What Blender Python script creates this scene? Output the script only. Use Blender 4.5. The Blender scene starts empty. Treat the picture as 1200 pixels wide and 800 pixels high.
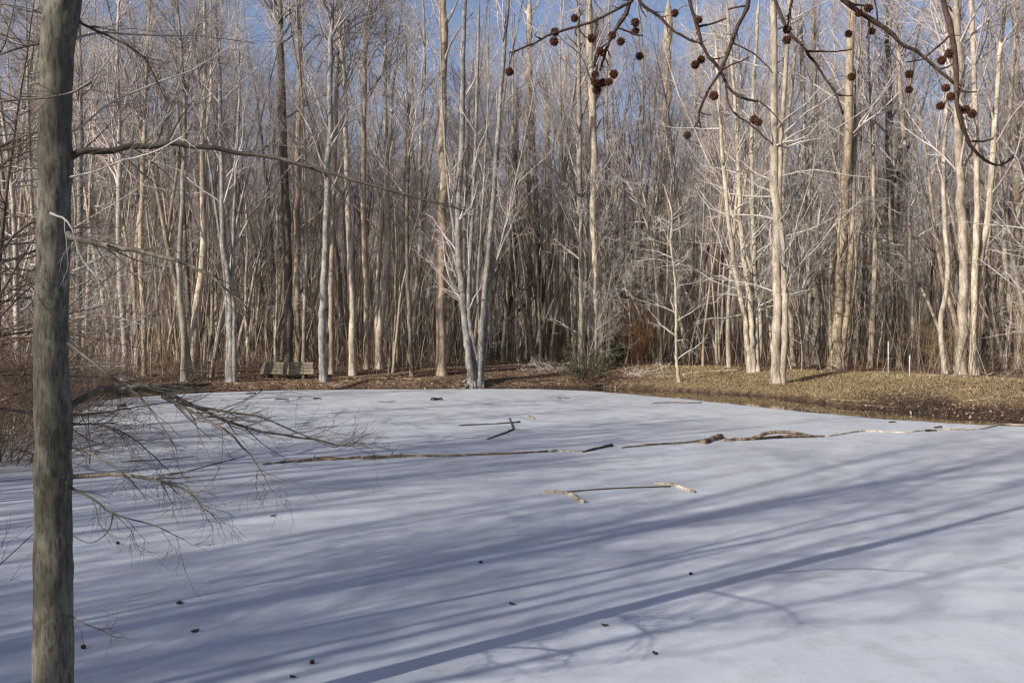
import bpy, math, random
import numpy as np

rng = np.random.default_rng(11)
random.seed(11)
scene = bpy.context.scene
COL = scene.collection
R = math.radians

# ------------------------------------------------------------------ camera
EYE = 2.2            # metres above the ice
F = 1100.0           # focal length in photograph pixels (1200 wide)
HZ = 388.0           # photograph row of the horizon

cam_d = bpy.data.cameras.new('camera')
cam_d.sensor_width = 36.0
cam_d.lens = 36.0 * F / 1200.0
cam_d.clip_end = 3000
cam_d.clip_start = 0.05
cam = bpy.data.objects.new('camera', cam_d)
COL.objects.link(cam)
cam.location = (0, 0, EYE)
cam.rotation_euler = (R(90) - math.atan((400 - HZ) / F), 0, 0)
scene.camera = cam

def P(px, py, Y):
    """world point seen at a photograph pixel, at depth Y"""
    return np.array([(px - 600) / F * Y, Y, EYE + (HZ - py) / F * Y])

def ICE(px, py, z=0.0):
    Y = (EYE - z) * F / (py - HZ)
    return np.array([(px - 600) / F * Y, Y, z])

# ------------------------------------------------------------------ properties
def tag(o, label=None, cat=None, group=None, kind=None):
    if label: o['label'] = label
    if cat: o['category'] = cat
    if group: o['group'] = group
    if kind: o['kind'] = kind
    return o

def empty(name, loc=(0, 0, 0), label=None, cat=None, group=None):
    o = bpy.data.objects.new(name, None)
    o.empty_display_size = 0.2
    COL.objects.link(o)
    o.location = loc
    return tag(o, label, cat, group)

# ------------------------------------------------------------------ materials
class NT:
    def __init__(self, name):
        self.m = bpy.data.materials.new(name)
        self.m.use_nodes = True
        self.t = self.m.node_tree
        self.b = self.t.nodes['Principled BSDF']
        self.b.inputs['Roughness'].default_value = 0.85
        self.b.inputs['Specular IOR Level'].default_value = 0.25
    def n(self, typ, **kw):
        x = self.t.nodes.new(typ)
        for k, v in kw.items(): setattr(x, k, v)
        return x
    def l(self, a, b): self.t.links.new(a, b)
    def coord(self, scale=(1, 1, 1), out='Object'):
        c = self.n('ShaderNodeTexCoord'); mp = self.n('ShaderNodeMapping')
        mp.inputs['Scale'].default_value = scale
        self.l(c.outputs[out], mp.inputs['Vector'])
        return mp.outputs['Vector']
    def noise(self, vec, scale, detail=4, rough=0.6):
        x = self.n('ShaderNodeTexNoise')
        x.inputs['Scale'].default_value = scale
        x.inputs['Detail'].default_value = detail
        x.inputs['Roughness'].default_value = rough
        self.l(vec, x.inputs['Vector'])
        return x.outputs['Fac']
    def ramp(self, fac, stops):
        x = self.n('ShaderNodeValToRGB')
        e = x.color_ramp.elements
        while len(e) < len(stops): e.new(0.5)
        for i, (p, c) in enumerate(stops):
            e[i].position = p
            e[i].color = (c[0], c[1], c[2], 1)
        self.l(fac, x.inputs['Fac'])
        return x.outputs['Color']
    def mix(self, fac, a, b, blend='MIX'):
        x = self.n('ShaderNodeMix', data_type='RGBA', blend_type=blend)
        for s, v in ((0, fac), (6, a), (7, b)):
            if isinstance(v, (int, float)): x.inputs[s].default_value = v
            elif isinstance(v, tuple): x.inputs[s].default_value = (*v, 1)
            else: self.l(v, x.inputs[s])
        return x.outputs[2]
    def math(self, op, a, b=0.0, c=0.0):
        x = self.n('ShaderNodeMath', operation=op)
        for s, v in ((0, a), (1, b), (2, c)):
            if isinstance(v, (int, float)): x.inputs[s].default_value = v
            else: self.l(v, x.inputs[s])
        return x.outputs[0]
    def maprange(self, v, a, b, c=0.0, d=1.0):
        x = self.n('ShaderNodeMapRange')
        self.l(v, x.inputs[0])
        for s, k in ((1, a), (2, b), (3, c), (4, d)): x.inputs[s].default_value = k
        return x.outputs[0]
    def bump(self, h, strength=0.5, dist=0.02):
        x = self.n('ShaderNodeBump')
        x.inputs['Strength'].default_value = strength
        x.inputs['Distance'].default_value = dist
        self.l(h, x.inputs['Height'])
        self.l(x.outputs['Normal'], self.b.inputs['Normal'])
    def base(self, c):
        if isinstance(c, tuple): self.b.inputs['Base Color'].default_value = (*c, 1)
        else: self.l(c, self.b.inputs['Base Color'])

def bark(name, dark, mid, pale, vary=0.35, scale=5.0, stretch=0.22, bumpd=0.02, bumps=0.6, moss=None):
    k = NT(name)
    v = k.coord((1, 1, stretch))
    v2 = k.coord((1, 1, 0.6))
    f1 = k.noise(v, scale * 3, 6, 0.65)
    f2 = k.noise(v2, scale * 0.55, 3, 0.55)
    f = k.math('ADD', k.math('MULTIPLY', f1, 0.6), k.math('MULTIPLY', f2, 0.4))
    c = k.ramp(f, [(0.34, dark), (0.47, mid), (0.60, pale)])
    blot = k.noise(k.coord((1, 1, 0.45)), scale * .5, 6, 0.75)
    bl = k.n('ShaderNodeCombineColor')
    for i in range(3): k.l(k.maprange(blot, .38, .58, .62, 1.12), bl.inputs[i])
    c = k.mix(1.0, c, bl.outputs[0], 'MULTIPLY')
    spot = k.noise(k.coord((1, 1, 2.2)), scale * 1.5, 4, 0.7)
    c = k.mix(k.maprange(spot, .55, .66, 0, .6), c, dark)
    if moss:
        f3 = k.noise(v2, scale * 0.9, 5, 0.7)
        c = k.mix(k.maprange(f3, 0.5, 0.68, 0, 0.75), c, moss)
    oi = k.n('ShaderNodeObjectInfo')
    rnd = k.maprange(oi.outputs['Random'], 0, 1, 1 - vary, 1 + vary)
    cc = k.n('ShaderNodeCombineColor')
    for i in range(3): k.l(rnd, cc.inputs[i])
    c = k.mix(1.0, c, cc.outputs[0], 'MULTIPLY')
    k.base(c)
    k.bump(f1, bumps, bumpd)
    return k.m

M = {}
M['bark_grey'] = bark('grey_bark', (.13, .11, .09), (.28, .245, .20), (.42, .375, .31), .32)
M['bark_pale'] = bark('pale_bark', (.13, .105, .08), (.33, .28, .215), (.46, .40, .32), .22)
M['bark_tan'] = bark('tan_bark', (.15, .115, .08), (.31, .25, .18), (.42, .345, .25), .25)
M['bark_dark'] = bark('dark_bark', (.05, .04, .033), (.12, .10, .08), (.20, .17, .14), .3)
M['bark_bluegrey'] = bark('blue_grey_bark', (.07, .063, .056), (.20, .188, .17), (.32, .305, .28), .15, 7, .3)
M['bark_near'] = bark('mossy_grey_bark', (.03, .027, .022), (.12, .11, .088), (.235, .22, .18), .0, 20.0, .4, .008, 1.0, moss=(.075, .075, .05))
M['bark_limb'] = bark('limb_bark', (.04, .034, .026), (.13, .115, .09), (.22, .20, .16), .0, 26.0, .5, .003, .8)
M['bark_sweetgum'] = bark('dark_brown_twig_bark', (.022, .014, .010), (.055, .034, .026), (.10, .07, .055), .1, 30, .4, .003, .8)
M['twig_mauve'] = bark('mauve_twig_bark', (.27, .225, .21), (.40, .35, .325), (.50, .445, .415), .35, 3, 1, .002, .1)
M['twig_pale'] = bark('pale_twig_bark', (.30, .27, .24), (.42, .39, .35), (.56, .53, .49), .2, 3, 1, .002, .1)
M['twig_brown'] = bark('brown_twig_bark', (.05, .035, .025), (.13, .09, .065), (.22, .16, .12), .3, 3, 1, .002, .1)
M['dead_wood'] = bark('bare_dead_wood', (.035, .025, .018), (.14, .10, .066), (.36, .275, .185), .2, 9, 1, .008, .6)
M['pale_wood'] = bark('bleached_dead_wood', (.07, .055, .042), (.30, .25, .19), (.50, .44, .36), .1, 8, 1, .006, .6)
M['wet_wood'] = bark('wet_dark_wood', (.02, .014, .01), (.06, .042, .03), (.15, .11, .08), .15, 9, 1, .008, .6)
M['bench_wood'] = bark('weathered_bench_wood', (.055, .046, .033), (.15, .127, .09), (.24, .21, .155), .2, 7, 1, .004, .4)

def simple(name, col, rough=0.8, col2=None, scale=30):
    k = NT(name)
    if col2:
        f = k.noise(k.coord(), scale, 4, .6)
        k.base(k.ramp(f, [(.35, col), (.65, col2)]))
    else:
        k.base(col)
    k.b.inputs['Roughness'].default_value = rough
    return k.m
M['seed_ball'] = simple('seed_ball_brown', (.030, .012, .007), .8, (.11, .045, .022), 120)
M['leaf_green'] = simple('evergreen_leaf', (.018, .034, .010), .5, (.05, .072, .024), 6)
M['leaf_bright'] = simple('bright_green_leaf', (.04, .10, .015), .4, (.07, .17, .03), 6)
M['rusty'] = simple('rusty_dead_foliage', (.13, .065, .03), .9, (.25, .14, .07), 5)
M['straw'] = simple('straw_stems', (.22, .17, .09), .9, (.36, .28, .15), 5)
M['stake'] = simple('pale_painted_metal', (.40, .40, .40), .6, (.52, .52, .50), 20)
M['ice_chunk'] = simple('clear_rough_ice', (.6, .62, .64), .35, (.75, .77, .8), 20)

# blades and leaf scatter: colour by a per-face attribute of the thing itself
def scatter_mat(name, stops):
    k = NT(name)
    a = k.n('ShaderNodeAttribute', attribute_name='tint')
    k.base(k.ramp(a.outputs['Fac'], stops))
    return k.m
M['grass'] = scatter_mat('dry_grass', [(0, (.13, .09, .045)), (.35, (.26, .20, .11)), (.6, (.22, .18, .09)), (.8, (.36, .29, .18)), (1, (.46, .40, .28))])
M['litter'] = scatter_mat('fallen_leaves', [(0, (.05, .03, .02)), (.45, (.17, .10, .06)), (.8, (.30, .20, .13)), (1, (.52, .44, .36))])
M['brush'] = scatter_mat('brush_stems', [(0, (.07, .045, .03)), (.5, (.17, .12, .085)), (.85, (.28, .22, .15)), (1, (.40, .35, .27))])

k = NT('near_trunk_bark')
v = k.coord((1, 1, .16)); v1 = k.coord((1, 1, .5)); v2 = k.coord((1, 1, .8))
fine = k.noise(v, 70, 6, .7); lich = k.noise(v1, 13, 6, .72); big = k.noise(v2, 3.2, 4, .6)
c = k.ramp(fine, [(.36, (.045, .039, .031)), (.47, (.105, .097, .076)), (.60, (.165, .155, .122))])
c = k.mix(k.maprange(lich, .50, .60, 0, .75), c, (.21, .202, .165))
c = k.mix(k.maprange(lich, .44, .36, 0, .7), c, (.05, .045, .032))
c = k.mix(k.maprange(big, .48, .62, 0, .6), c, (.08, .077, .054))
k.base(c)
k.bump(k.math('ADD', k.math('MULTIPLY', fine, .5), lich), .8, .006)
M['bark_near'] = k.m

# ------------------------------------------------------------------ mesh building
def norm(a):
    return a / np.maximum(np.linalg.norm(a, axis=-1, keepdims=True), 1e-9)

class MB:
    """collects tubes and faces, builds ONE mesh object"""
    def __init__(self):
        self.v = []; self.f3 = []; self.f4 = []; self.n = 0
    def tubes(self, pts, rad, k, cap=False):
        # pts (B,n,3), rad (B,n)
        pts = np.asarray(pts, float); rad = np.asarray(rad, float)
        if pts.ndim == 2: pts = pts[None]; rad = rad[None]
        B, n, _ = pts.shape
        if B == 0: return
        t = np.empty_like(pts)
        t[:, 1:-1] = pts[:, 2:] - pts[:, :-2]
        t[:, 0] = pts[:, 1] - pts[:, 0]; t[:, -1] = pts[:, -1] - pts[:, -2]
        t = norm(t)
        mean = norm(pts[:, -1] - pts[:, 0])
        ref = np.where(np.abs(mean[:, 2:3]) > 0.8, np.array([[1.0, 0.13, 0]]), np.array([[0.09, 0.04, 1.0]]))
        u = norm(np.cross(t, ref[:, None, :])); w = np.cross(t, u)
        a = np.arange(k) * 2 * math.pi / k
        ring = pts[:, :, None, :] + rad[:, :, None, None] * (
            np.cos(a)[None, None, :, None] * u[:, :, None, :] + np.sin(a)[None, None, :, None] * w[:, :, None, :])
        self.v.append(ring.reshape(-1, 3))
        idx = np.arange(B * n * k).reshape(B, n, k) + self.n
        q = np.stack([idx[:, :-1, :], np.roll(idx, -1, 2)[:, :-1, :], np.roll(idx, -1, 2)[:, 1:, :], idx[:, 1:, :]], -1)
        self.f4.append(q.reshape(-1, 4))
        self.n += B * n * k
        if cap:
            for b in range(B):
                for e, rev in ((0, False), (n - 1, True)):
                    self.v.append(pts[b, e][None]); c = self.n; self.n += 1
                    r0 = idx[b, e]; r1 = np.roll(r0, -1)
                    tri = np.stack([np.full(k, c), r1, r0] if not rev else [np.full(k, c), r0, r1], -1)
                    self.f3.append(tri)
    def box(self, c, s, rot=None, bev=0.0):
        c = np.asarray(c, float); s = np.asarray(s, float) / 2
        sg = np.array([[x, y, z] for x in (-1, 1) for y in (-1, 1) for z in (-1, 1)], float)
        v = sg * s
        if rot is not None: v = v @ np.asarray(rot).T
        self.v.append(v + c)
        q = np.array([[0, 1, 3, 2], [4, 6, 7, 5], [0, 4, 5, 1], [2, 3, 7, 6], [0, 2, 6, 4], [1, 5, 7, 3]]) + self.n
        self.f4.append(q); self.n += 8
    def raw(self, v, f3=None, f4=None):
        self.v.append(np.asarray(v, float))
        if f3 is not None: self.f3.append(np.asarray(f3) + self.n)
        if f4 is not None: self.f4.append(np.asarray(f4) + self.n)
        self.n += len(v)
    def mesh(self, name, mats, smooth=True):
        me = bpy.data.meshes.new(name)
        v = np.concatenate(self.v).astype(np.float32)
        f3 = np.concatenate(self.f3) if self.f3 else np.zeros((0, 3), int)
        f4 = np.concatenate(self.f4) if self.f4 else np.zeros((0, 4), int)
        loops = np.concatenate([f4.ravel(), f3.ravel()]).astype(np.int32)
        starts = np.concatenate([np.arange(len(f4)) * 4, len(f4) * 4 + np.arange(len(f3)) * 3]).astype(np.int32)
        me.vertices.add(len(v)); me.vertices.foreach_set('co', v.ravel())
        me.loops.add(len(loops)); me.loops.foreach_set('vertex_index', loops)
        me.polygons.add(len(starts)); me.polygons.foreach_set('loop_start', starts)
        me.update(calc_edges=True)
        if smooth:
            me.polygons.foreach_set('use_smooth', np.ones(len(starts), bool))
        for m in (mats if isinstance(mats, (list, tuple)) else [mats]): me.materials.append(m)
        me.validate()
        return me
    def build(self, name, mats, parent=None, smooth=True, loc=None):
        o = bpy.data.objects.new(name, self.mesh(name, mats, smooth))
        COL.objects.link(o)
        if parent: o.parent = parent
        if loc is not None: o.location = loc
        return o

def spline(pts, n):
    """smooth resample of a polyline (Catmull-Rom)"""
    p = np.asarray(pts, float)
    if len(p) == 2:
        t = np.linspace(0, 1, n)[:, None]
        return p[0] * (1 - t) + p[1] * t
    p = np.vstack([2 * p[0] - p[1], p, 2 * p[-1] - p[-2]])
    m = len(p) - 3
    out = []
    for s in np.linspace(0, m - 1e-6, n):
        i = int(s); t = s - i
        a, b, c, d = p[i], p[i + 1], p[i + 2], p[i + 3]
        out.append(0.5 * (2 * b + (c - a) * t + (2 * a - 5 * b + 4 * c - d) * t * t + (3 * b - a - 3 * c + d) * t ** 3))
    return np.array(out)

# ------------------------------------------------------------------ terrain
POND = np.array([(-4.0, 5.9), (-3.2, 5.3), (-1.6, 4.3), (0, 4.0), (3, 4.2), (7, 5.2), (11, 8), (14, 12), (15, 17), (14.2, 21),
                 (12.6, 22.9), (11.1, 24.0), (10.4, 26.4), (9.7, 28.9), (8.8, 32.1), (6.4, 35.0), (3.6, 37.0), (1, 37.0),
                 (-1.3, 36.2), (-3, 35.7), (-6, 35.5), (-8.5, 35.0), (-11, 33.6), (-12.8, 31), (-13.5, 28), (-13, 24),
                 (-10.6, 19.5), (-9.1, 16), (-7.6, 12.5), (-6.2, 9.2), (-5.0, 7)])

def poly_sd(x, y, poly):
    """signed distance to a polygon: positive outside"""
    x = np.asarray(x, float); y = np.asarray(y, float)
    d = np.full(x.shape, 1e9); inside = np.zeros(x.shape, bool)
    n = len(poly)
    for i in range(n):
        ax, ay = poly[i]; bx, by = poly[(i + 1) % n]
        ex, ey = bx - ax, by - ay
        t = np.clip(((x - ax) * ex + (y - ay) * ey) / (ex * ex + ey * ey), 0, 1)
        d = np.minimum(d, np.hypot(x - ax - t * ex, y - ay - t * ey))
        c = (ay > y) != (by > y)
        with np.errstate(divide='ignore', invalid='ignore'):
            xi = ax + (y - ay) * ex / (ey if ey != 0 else 1e-9)
        inside ^= c & (x < xi)
    return np.where(inside, -d, d)

def ss(a, b, x):
    t = np.clip((x - a) / (b - a), 0, 1)
    return t * t * (3 - 2 * t)

_ph = rng.uniform(0, 6.28, 24); _fr = rng.uniform(.12, 1.6, (24, 2)) * rng.choice([-1, 1], (24, 2))
def wav(x, y):
    s = 0
    for i in range(24):
        f = _fr[i]; s = s + np.sin(f[0] * x + f[1] * y + _ph[i]) / (1 + 2.2 * np.hypot(*f))
    return s / 6

def ground_z(x, y):
    x = np.asarray(x, float); y = np.asarray(y, float)
    d = poly_sd(x, y, POND)
    right = ss(9.3, 10.8, x) * ss(14, 20, y) * (1 - ss(27, 29, y))
    near = 1 - ss(6, 12, y)
    sh = wav(x * 3, y * 3) * .25
    steep = .33 * ss(-.15, .75, d + sh * .5) + .33 * ss(.8, 5.5, d)
    mud = .10 * ss(-.1, 2.4, d) + .28 * ss(2.2, 3.3, d + sh) + .25 * ss(3.3, 7, d)
    z = steep * (1 - right) + mud * right
    z = z * (1 - near) + near * (.12 * ss(-.1, .5, d) + .5 * ss(.3, 3.5, d))
    z = z + .10 * wav(x, y) * ss(.5, 4, d) + .03 * wav(x * 4.3, y * 4.1) * ss(.2, 1.5, d)
    z = z + .5 * ss(40, 160, np.hypot(x, y - 20))
    z = np.where(d < 0, -.55 * ss(-.05, .9, -d) + np.minimum(z, .33 * ss(-.15, .75, d)), z)
    return z

def gz(x, y): return float(ground_z(np.array([x]), np.array([y]))[0])

def base_at(px, py, ymin=18.0, ymax=140.0):
    """point of the ground seen at a photograph pixel"""
    Y = np.arange(ymin, ymax, .1)
    x = (px - 600) / F * Y
    z = ground_z(x, Y)
    d = poly_sd(x, Y, POND)
    row = HZ + (EYE - z) / Y * F
    ok = np.where((row <= py) & (d > .1))[0]
    i = ok[0] if len(ok) else len(Y) - 1
    return np.array([x[i], Y[i], z[i]])

def axis(lo, hi, a, b, fine, coarse):
    return np.concatenate([np.arange(lo, a, coarse), np.arange(a, b, fine), np.arange(b, hi + coarse, coarse)])
xs = np.concatenate([[-900, -400, -200], axis(-110, 110, -22, 22, .28, 2.5), [200, 400, 900]])
ys = np.concatenate([[-500, -150], axis(-60, 190, 2, 56, .28, 2.5), [300, 600, 1300]])
gx, gy = np.meshgrid(xs, ys)
gzv = ground_z(gx, gy)
gd = poly_sd(gx, gy, POND)
mb = MB()
nx, ny = len(xs), len(ys)
ii = np.arange(nx * ny).reshape(ny, nx)
mb.raw(np.stack([gx, gy, gzv], -1).reshape(-1, 3), f4=np.stack([ii[:-1, :-1], ii[:-1, 1:], ii[1:, 1:], ii[1:, :-1]], -1).reshape(-1, 4))

k = NT('forest_ground')
v = k.coord()
vo = k.n('ShaderNodeTexVoronoi'); vo.inputs['Scale'].default_value = 11; vo.inputs['Randomness'].default_value = 1
k.l(v, vo.inputs['Vector'])
sep = k.n('ShaderNodeSeparateColor'); k.l(vo.outputs['Color'], sep.inputs[0])
leaf = k.ramp(sep.outputs[0], [(0, (.05, .032, .02)), (.35, (.12, .075, .045)), (.7, (.20, .135, .085)), (.93, (.27, .20, .14)), (1, (.42, .35, .28))])
big = k.noise(v, .7, 5, .6)
leaf = k.mix(k.maprange(big, .38, .62, 0, .6), leaf, (.075, .05, .033))
grassn = k.noise(v, 9, 6, .75)
gcol = k.ramp(grassn, [(.3, (.075, .05, .03)), (.5, (.17, .12, .07)), (.7, (.28, .21, .13))])
gcol = k.mix(k.maprange(k.noise(v, 1.1, 3, .5), .5, .65, 0, .7), gcol, (.15, .145, .05))
mudn = k.noise(v, 7, 6, .7)
mcol = k.ramp(mudn, [(.3, (.016, .011, .008)), (.5, (.042, .029, .02)), (.70, (.10, .07, .048))])
az = k.n('ShaderNodeAttribute', attribute_name='zone')
sp = k.n('ShaderNodeSeparateColor'); k.l(az.outputs['Color'], sp.inputs[0])
c = k.mix(sp.outputs[0], leaf, gcol)
c = k.mix(sp.outputs[1], c, mcol)
k.base(c)
k.b.inputs['Roughness'].default_value = .95
k.b.inputs['Specular IOR Level'].default_value = .15
k.bump(k.math('ADD', vo.outputs['Distance'], grassn), .8, .05)
ground = mb.build('ground', k.m)
tag(ground, kind='structure')
zone = np.zeros((ny, nx, 4), np.float32); zone[..., 3] = 1
def grassmask(x, y, d):
    right = ss(4.0, 7.0, x + .8 * wav(x * 2, y * 2)) * ss(18, 24, y)
    mudr = ss(9.0, 10.5, x) * ss(14, 20, y) * (1 - ss(27, 29.5, y)) * (1 - ss(1.9, 2.9, d + .8 * wav(x * 4, y * 4)))
    return (1 - mudr) * right * ss(.02, .16, d + .3 * wav(x * 5, y * 5)) * (1 - ss(4.0, 6.5, d + 1.2 * wav(x * 2, y * 2.2)))
rightw = ss(9.0, 10.5, gx) * ss(14, 20, gy) * (1 - ss(27, 29.5, gy))
mud_shade_w = np.maximum(rightw * (1 - ss(2.0, 3.0, gd + .8 * wav(gx * 4, gy * 4))), 1 - ss(-.02, .12, gd + .2 * wav(gx * 6, gy * 6)))  # right-shore and pond-bed mud; bank-foot line painted dark for the undercut's shade
zone[..., 0] = grassmask(gx, gy, gd)
zone[..., 1] = np.where(gd < -.04, 1, mud_shade_w)
at = ground.data.color_attributes.new('zone', 'FLOAT_COLOR', 'POINT')
at.data.foreach_set('color', zone.reshape(-1))

# ------------------------------------------------------------------ ice and open water
ICE_EDGE = [(12.9, 20.5), (11.9, 21.4), (10.2, 22.4), (8.9, 23.8), (7.3, 26.6), (5.6, 30.2), (3.0, 34.2), (1.2, 35.5), (-1.0, 35.7), (-3, 35.55)]
ice_poly = [tuple(p) for p in POND]
i0 = [i for i, p in enumerate(ice_poly) if p == (14.2, 21.0)][0]
i1 = [i for i, p in enumerate(ice_poly) if p == (-6.0, 35.5)][0]
ice_poly = ice_poly[:i0] + ICE_EDGE + ice_poly[i1:]
# fill: grid cells whose centre is on the ice, with the outline snapped on a fine grid
def fill_sheet(poly, z, name, mat, step, jitter, thick, grow=0.0):
    p = np.array(poly, float)
    # dense outline with small irregularity
    pts = []
    for i in range(len(p)):
        a, b = p[i], p[(i + 1) % len(p)]
        m = max(2, int(np.linalg.norm(b - a) / .25))
        for t in np.arange(m) / m: pts.append(a * (1 - t) + b * t)
    pts = np.array(pts)
    tn = np.roll(pts, -3, 0) - np.roll(pts, 3, 0)
    nn = norm(np.stack([tn[:, 1], -tn[:, 0]], -1))
    w = np.array([wav(q[0] * 3.1, q[1] * 3.3) + .5 * wav(q[0] * 9, q[1] * 9) for q in pts])
    pts = pts + nn * (w[:, None] * jitter + grow)
    me = bpy.data.meshes.new(name)
    import bmesh
    bm = bmesh.new()
    vs = [bm.verts.new((q[0], q[1], z)) for q in pts]
    f = bm.faces.new(vs)
    bm.normal_update()
    if f.normal.z < 0: f.normal_flip()
    if thick:
        ed = [e for e in bm.edges]
        r = bmesh.ops.extrude_edge_only(bm, edges=ed)
        for q in r['geom']:
            if isinstance(q, bmesh.types.BMVert): q.co.z -= thick
    bmesh.ops.triangulate(bm, faces=[q for q in bm.faces if len(q.verts) > 4])
    bm.to_mesh(me); bm.free()
    me.materials.append(mat)
    o = bpy.data.objects.new(name, me); COL.objects.link(o)
    return o

k = NT('frosted_ice')
v = k.coord()
n1 = k.noise(v, .35, 5, .6); n2 = k.noise(v, 2.2, 6, .65); n3 = k.noise(v, 45, 3, .7)
ccol = k.ramp(n1, [(.30, (.36, .385, .43)), (.5, (.45, .475, .515)), (.70, (.53, .55, .58))])
ccol = k.mix(k.maprange(n2, .50, .70, 0, .7), ccol, (.33, .345, .37))
ccol = k.mix(k.maprange(k.noise(k.coord((1, .45, 1)), .9, 6, .7), .50, .68, 0, .55), ccol, (.58, .60, .63))
ccol = k.mix(k.maprange(n3, .3, .75, .0, .30), ccol, (.62, .63, .655))
# thinner, wetter, greyer ice next to the shore
az = k.n('ShaderNodeAttribute', attribute_name='wet')
ccol = k.mix(1.0, ccol, (.90, .915, .93), 'MULTIPLY')
k.base(ccol)
k.l(k.maprange(n2, .35, .7, .5, .3), k.b.inputs['Roughness'])
k.b.inputs['Specular IOR Level'].default_value = .4
k.bump(k.math('ADD', k.math('MULTIPLY', n3, .25), n2), .35, .02)
M['ice'] = k.m
ice = fill_sheet(ice_poly, 0.0, 'ice', M['ice'], .3, .20, .05, grow=.08)
k = NT('thin_wet_ice')
v = k.coord()
k.base(k.ramp(k.noise(v, 1.6, 6, .7), [(.35, (.08, .08, .075)), (.5, (.20, .205, .205)), (.65, (.33, .34, .35))]))
k.b.inputs['Roughness'].default_value = .12
k.b.inputs['Specular IOR Level'].default_value = .5
rim = fill_sheet(ice_poly, -.014, 'wet_ice', k.m, .3, .55, 0, grow=.38)
tag(rim, kind='structure')
tag(ice, kind='structure')

k = NT('open_pond_water')
v = k.coord()
k.base((.018, .016, .012))
k.b.inputs['Roughness'].default_value = .04
k.b.inputs['Specular IOR Level'].default_value = .6
k.bump(k.noise(v, 4, 3, .5), .05, .01)
water = fill_sheet([tuple(p) for p in POND], -.03, 'water', k.m, 1, 0, 0, grow=1.2)
tag(water, kind='structure')

# ------------------------------------------------------------------ trees
def interp_path(pts, rad, b, t):
    """pts (B,n,3); b branch indices, t in 0..1 -> position, tangent, radius"""
    n = pts.shape[1]
    s = np.clip(t * (n - 1), 0, n - 1 - 1e-6); i = s.astype(int); f = (s - i)[:, None]
    p = pts[b, i] * (1 - f) + pts[b, i + 1] * f
    tg = norm(pts[b, i + 1] - pts[b, i])
    r = rad[b, i] * (1 - f[:, 0]) + rad[b, i + 1] * f[:, 0]
    return p, tg, r

def side_dirs(tg, ang, rg, flat=0.0):
    """directions leaving tangents tg at angle ang, random azimuth"""
    q = rg.normal(size=tg.shape)
    if flat: q[:, 2] *= (1 - flat)
    perp = norm(q - (q * tg).sum(-1, keepdims=True) * tg)
    return norm(np.cos(ang)[:, None] * tg + np.sin(ang)[:, None] * perp)

def grow(start, dirs, length, n, wob, trop, rg):
    B = len(start)
    pts = np.empty((B, n, 3)); pts[:, 0] = start
    d = dirs.copy()
    st = (length / (n - 1))[:, None]
    for i in range(1, n):
        d = norm(d + rg.normal(size=(B, 3)) * wob + np.array([0, 0, 1.0]) * trop)
        pts[:, i] = pts[:, i - 1] + d * st
    return pts

def crown_on(mb, tp, tr, rg, t0=.3, t1=.98, n1=30, l1=3.2, a1=(.6, .95), l1top=.35, low=1.0, r1=.42,
             n2=7, l2=.42, a2=(.5, .9), n3=7, l3=.45, a3=(.5, .95), n4=0, trop=.06, wob=.14, rmin=.0042, flat=0., rcap=.05, twig=.004, droop=0.):
    """branches, boughs and twigs on trunk paths tp (S,n,3)"""
    S = tp.shape[0]
    b = rg.integers(0, S, n1); t = rg.uniform(t0, t1, n1)
    p, tg, r = interp_path(tp, tr, b, t)
    u = (t - t0) / (t1 - t0)
    L = l1 * (low * (1 - u) + l1top * u) * rg.uniform(.55, 1.2, n1)
    d = side_dirs(tg, rg.uniform(*a1, n1), rg)
    P1 = grow(p, d, L, 7, wob, trop - droop, rg)
    R1 = np.minimum(r * r1, rcap)[:, None] * np.linspace(1, .22, 7)[None] + twig * .3
    mb.tubes(P1, R1, 5)
    m2 = np.maximum(2, (n2 * L / l1 * rg.uniform(.7, 1.3, n1))).astype(int)
    b2 = np.repeat(np.arange(n1), m2); t2 = rg.uniform(.15, 1, len(b2))
    p, tg, r = interp_path(P1, R1, b2, t2)
    L2 = L[b2] * l2 * (1.15 - .7 * t2) * rg.uniform(.5, 1.3, len(b2))
    d = side_dirs(tg, rg.uniform(*a2, len(b2)), rg, flat)
    P2 = grow(p, d, L2, 5, wob, trop - droop * .5, rg)
    R2 = np.maximum(r * .55, rmin)[:, None] * np.linspace(1, .35, 5)[None]
    mb.tubes(P2, R2, 3)
    if n3:
        b3 = np.repeat(np.arange(len(b2)), n3); t3 = rg.uniform(.1, 1, len(b3))
        p, tg, r = interp_path(P2, R2, b3, t3)
        L3 = np.maximum(L2[b3] * l3, .16) * rg.uniform(.5, 1.4, len(b3))
        d = side_dirs(tg, rg.uniform(*a3, len(b3)), rg, flat)
        P3 = grow(p, d, L3, 3, wob * 1.2, trop, rg)
        R3 = np.full((len(b3), 1), twig) * np.array([[1.0, .8, .45]])
        mb.tubes(P3, R3, 3)
        if n4:
            b4 = np.repeat(np.arange(len(b3)), n4); t4 = rg.uniform(.2, 1, len(b4))
            p, tg, r = interp_path(P3, R3, b4, t4)
            d = side_dirs(tg, rg.uniform(*a3, len(b4)), rg, flat)
            P4 = grow(p, d, rg.uniform(.08, .30, len(b4)), 2, .1, trop, rg)
            mb.tubes(P4, np.full((len(b4), 1), twig * .75) * np.array([[1.0, .5]]), 3)
    return P1, R1

def trunk_path(h, rg, lean=.03, wob=.025, n=18, fork=None):
    """one stem, or two when it forks"""
    d0 = norm(np.array([[rg.normal() * lean, rg.normal() * lean, 1.0]]))
    p = grow(np.zeros((1, 3)), d0, np.array([h]), n, wob, .02, rg)
    return p

def trunk_rad(n, r, flare=.35, tip=.10):
    t = np.linspace(0, 1, n)
    return r * ((1 - t) * (1 - tip) + tip + flare * np.exp(-t * n / 1.1))

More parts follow.
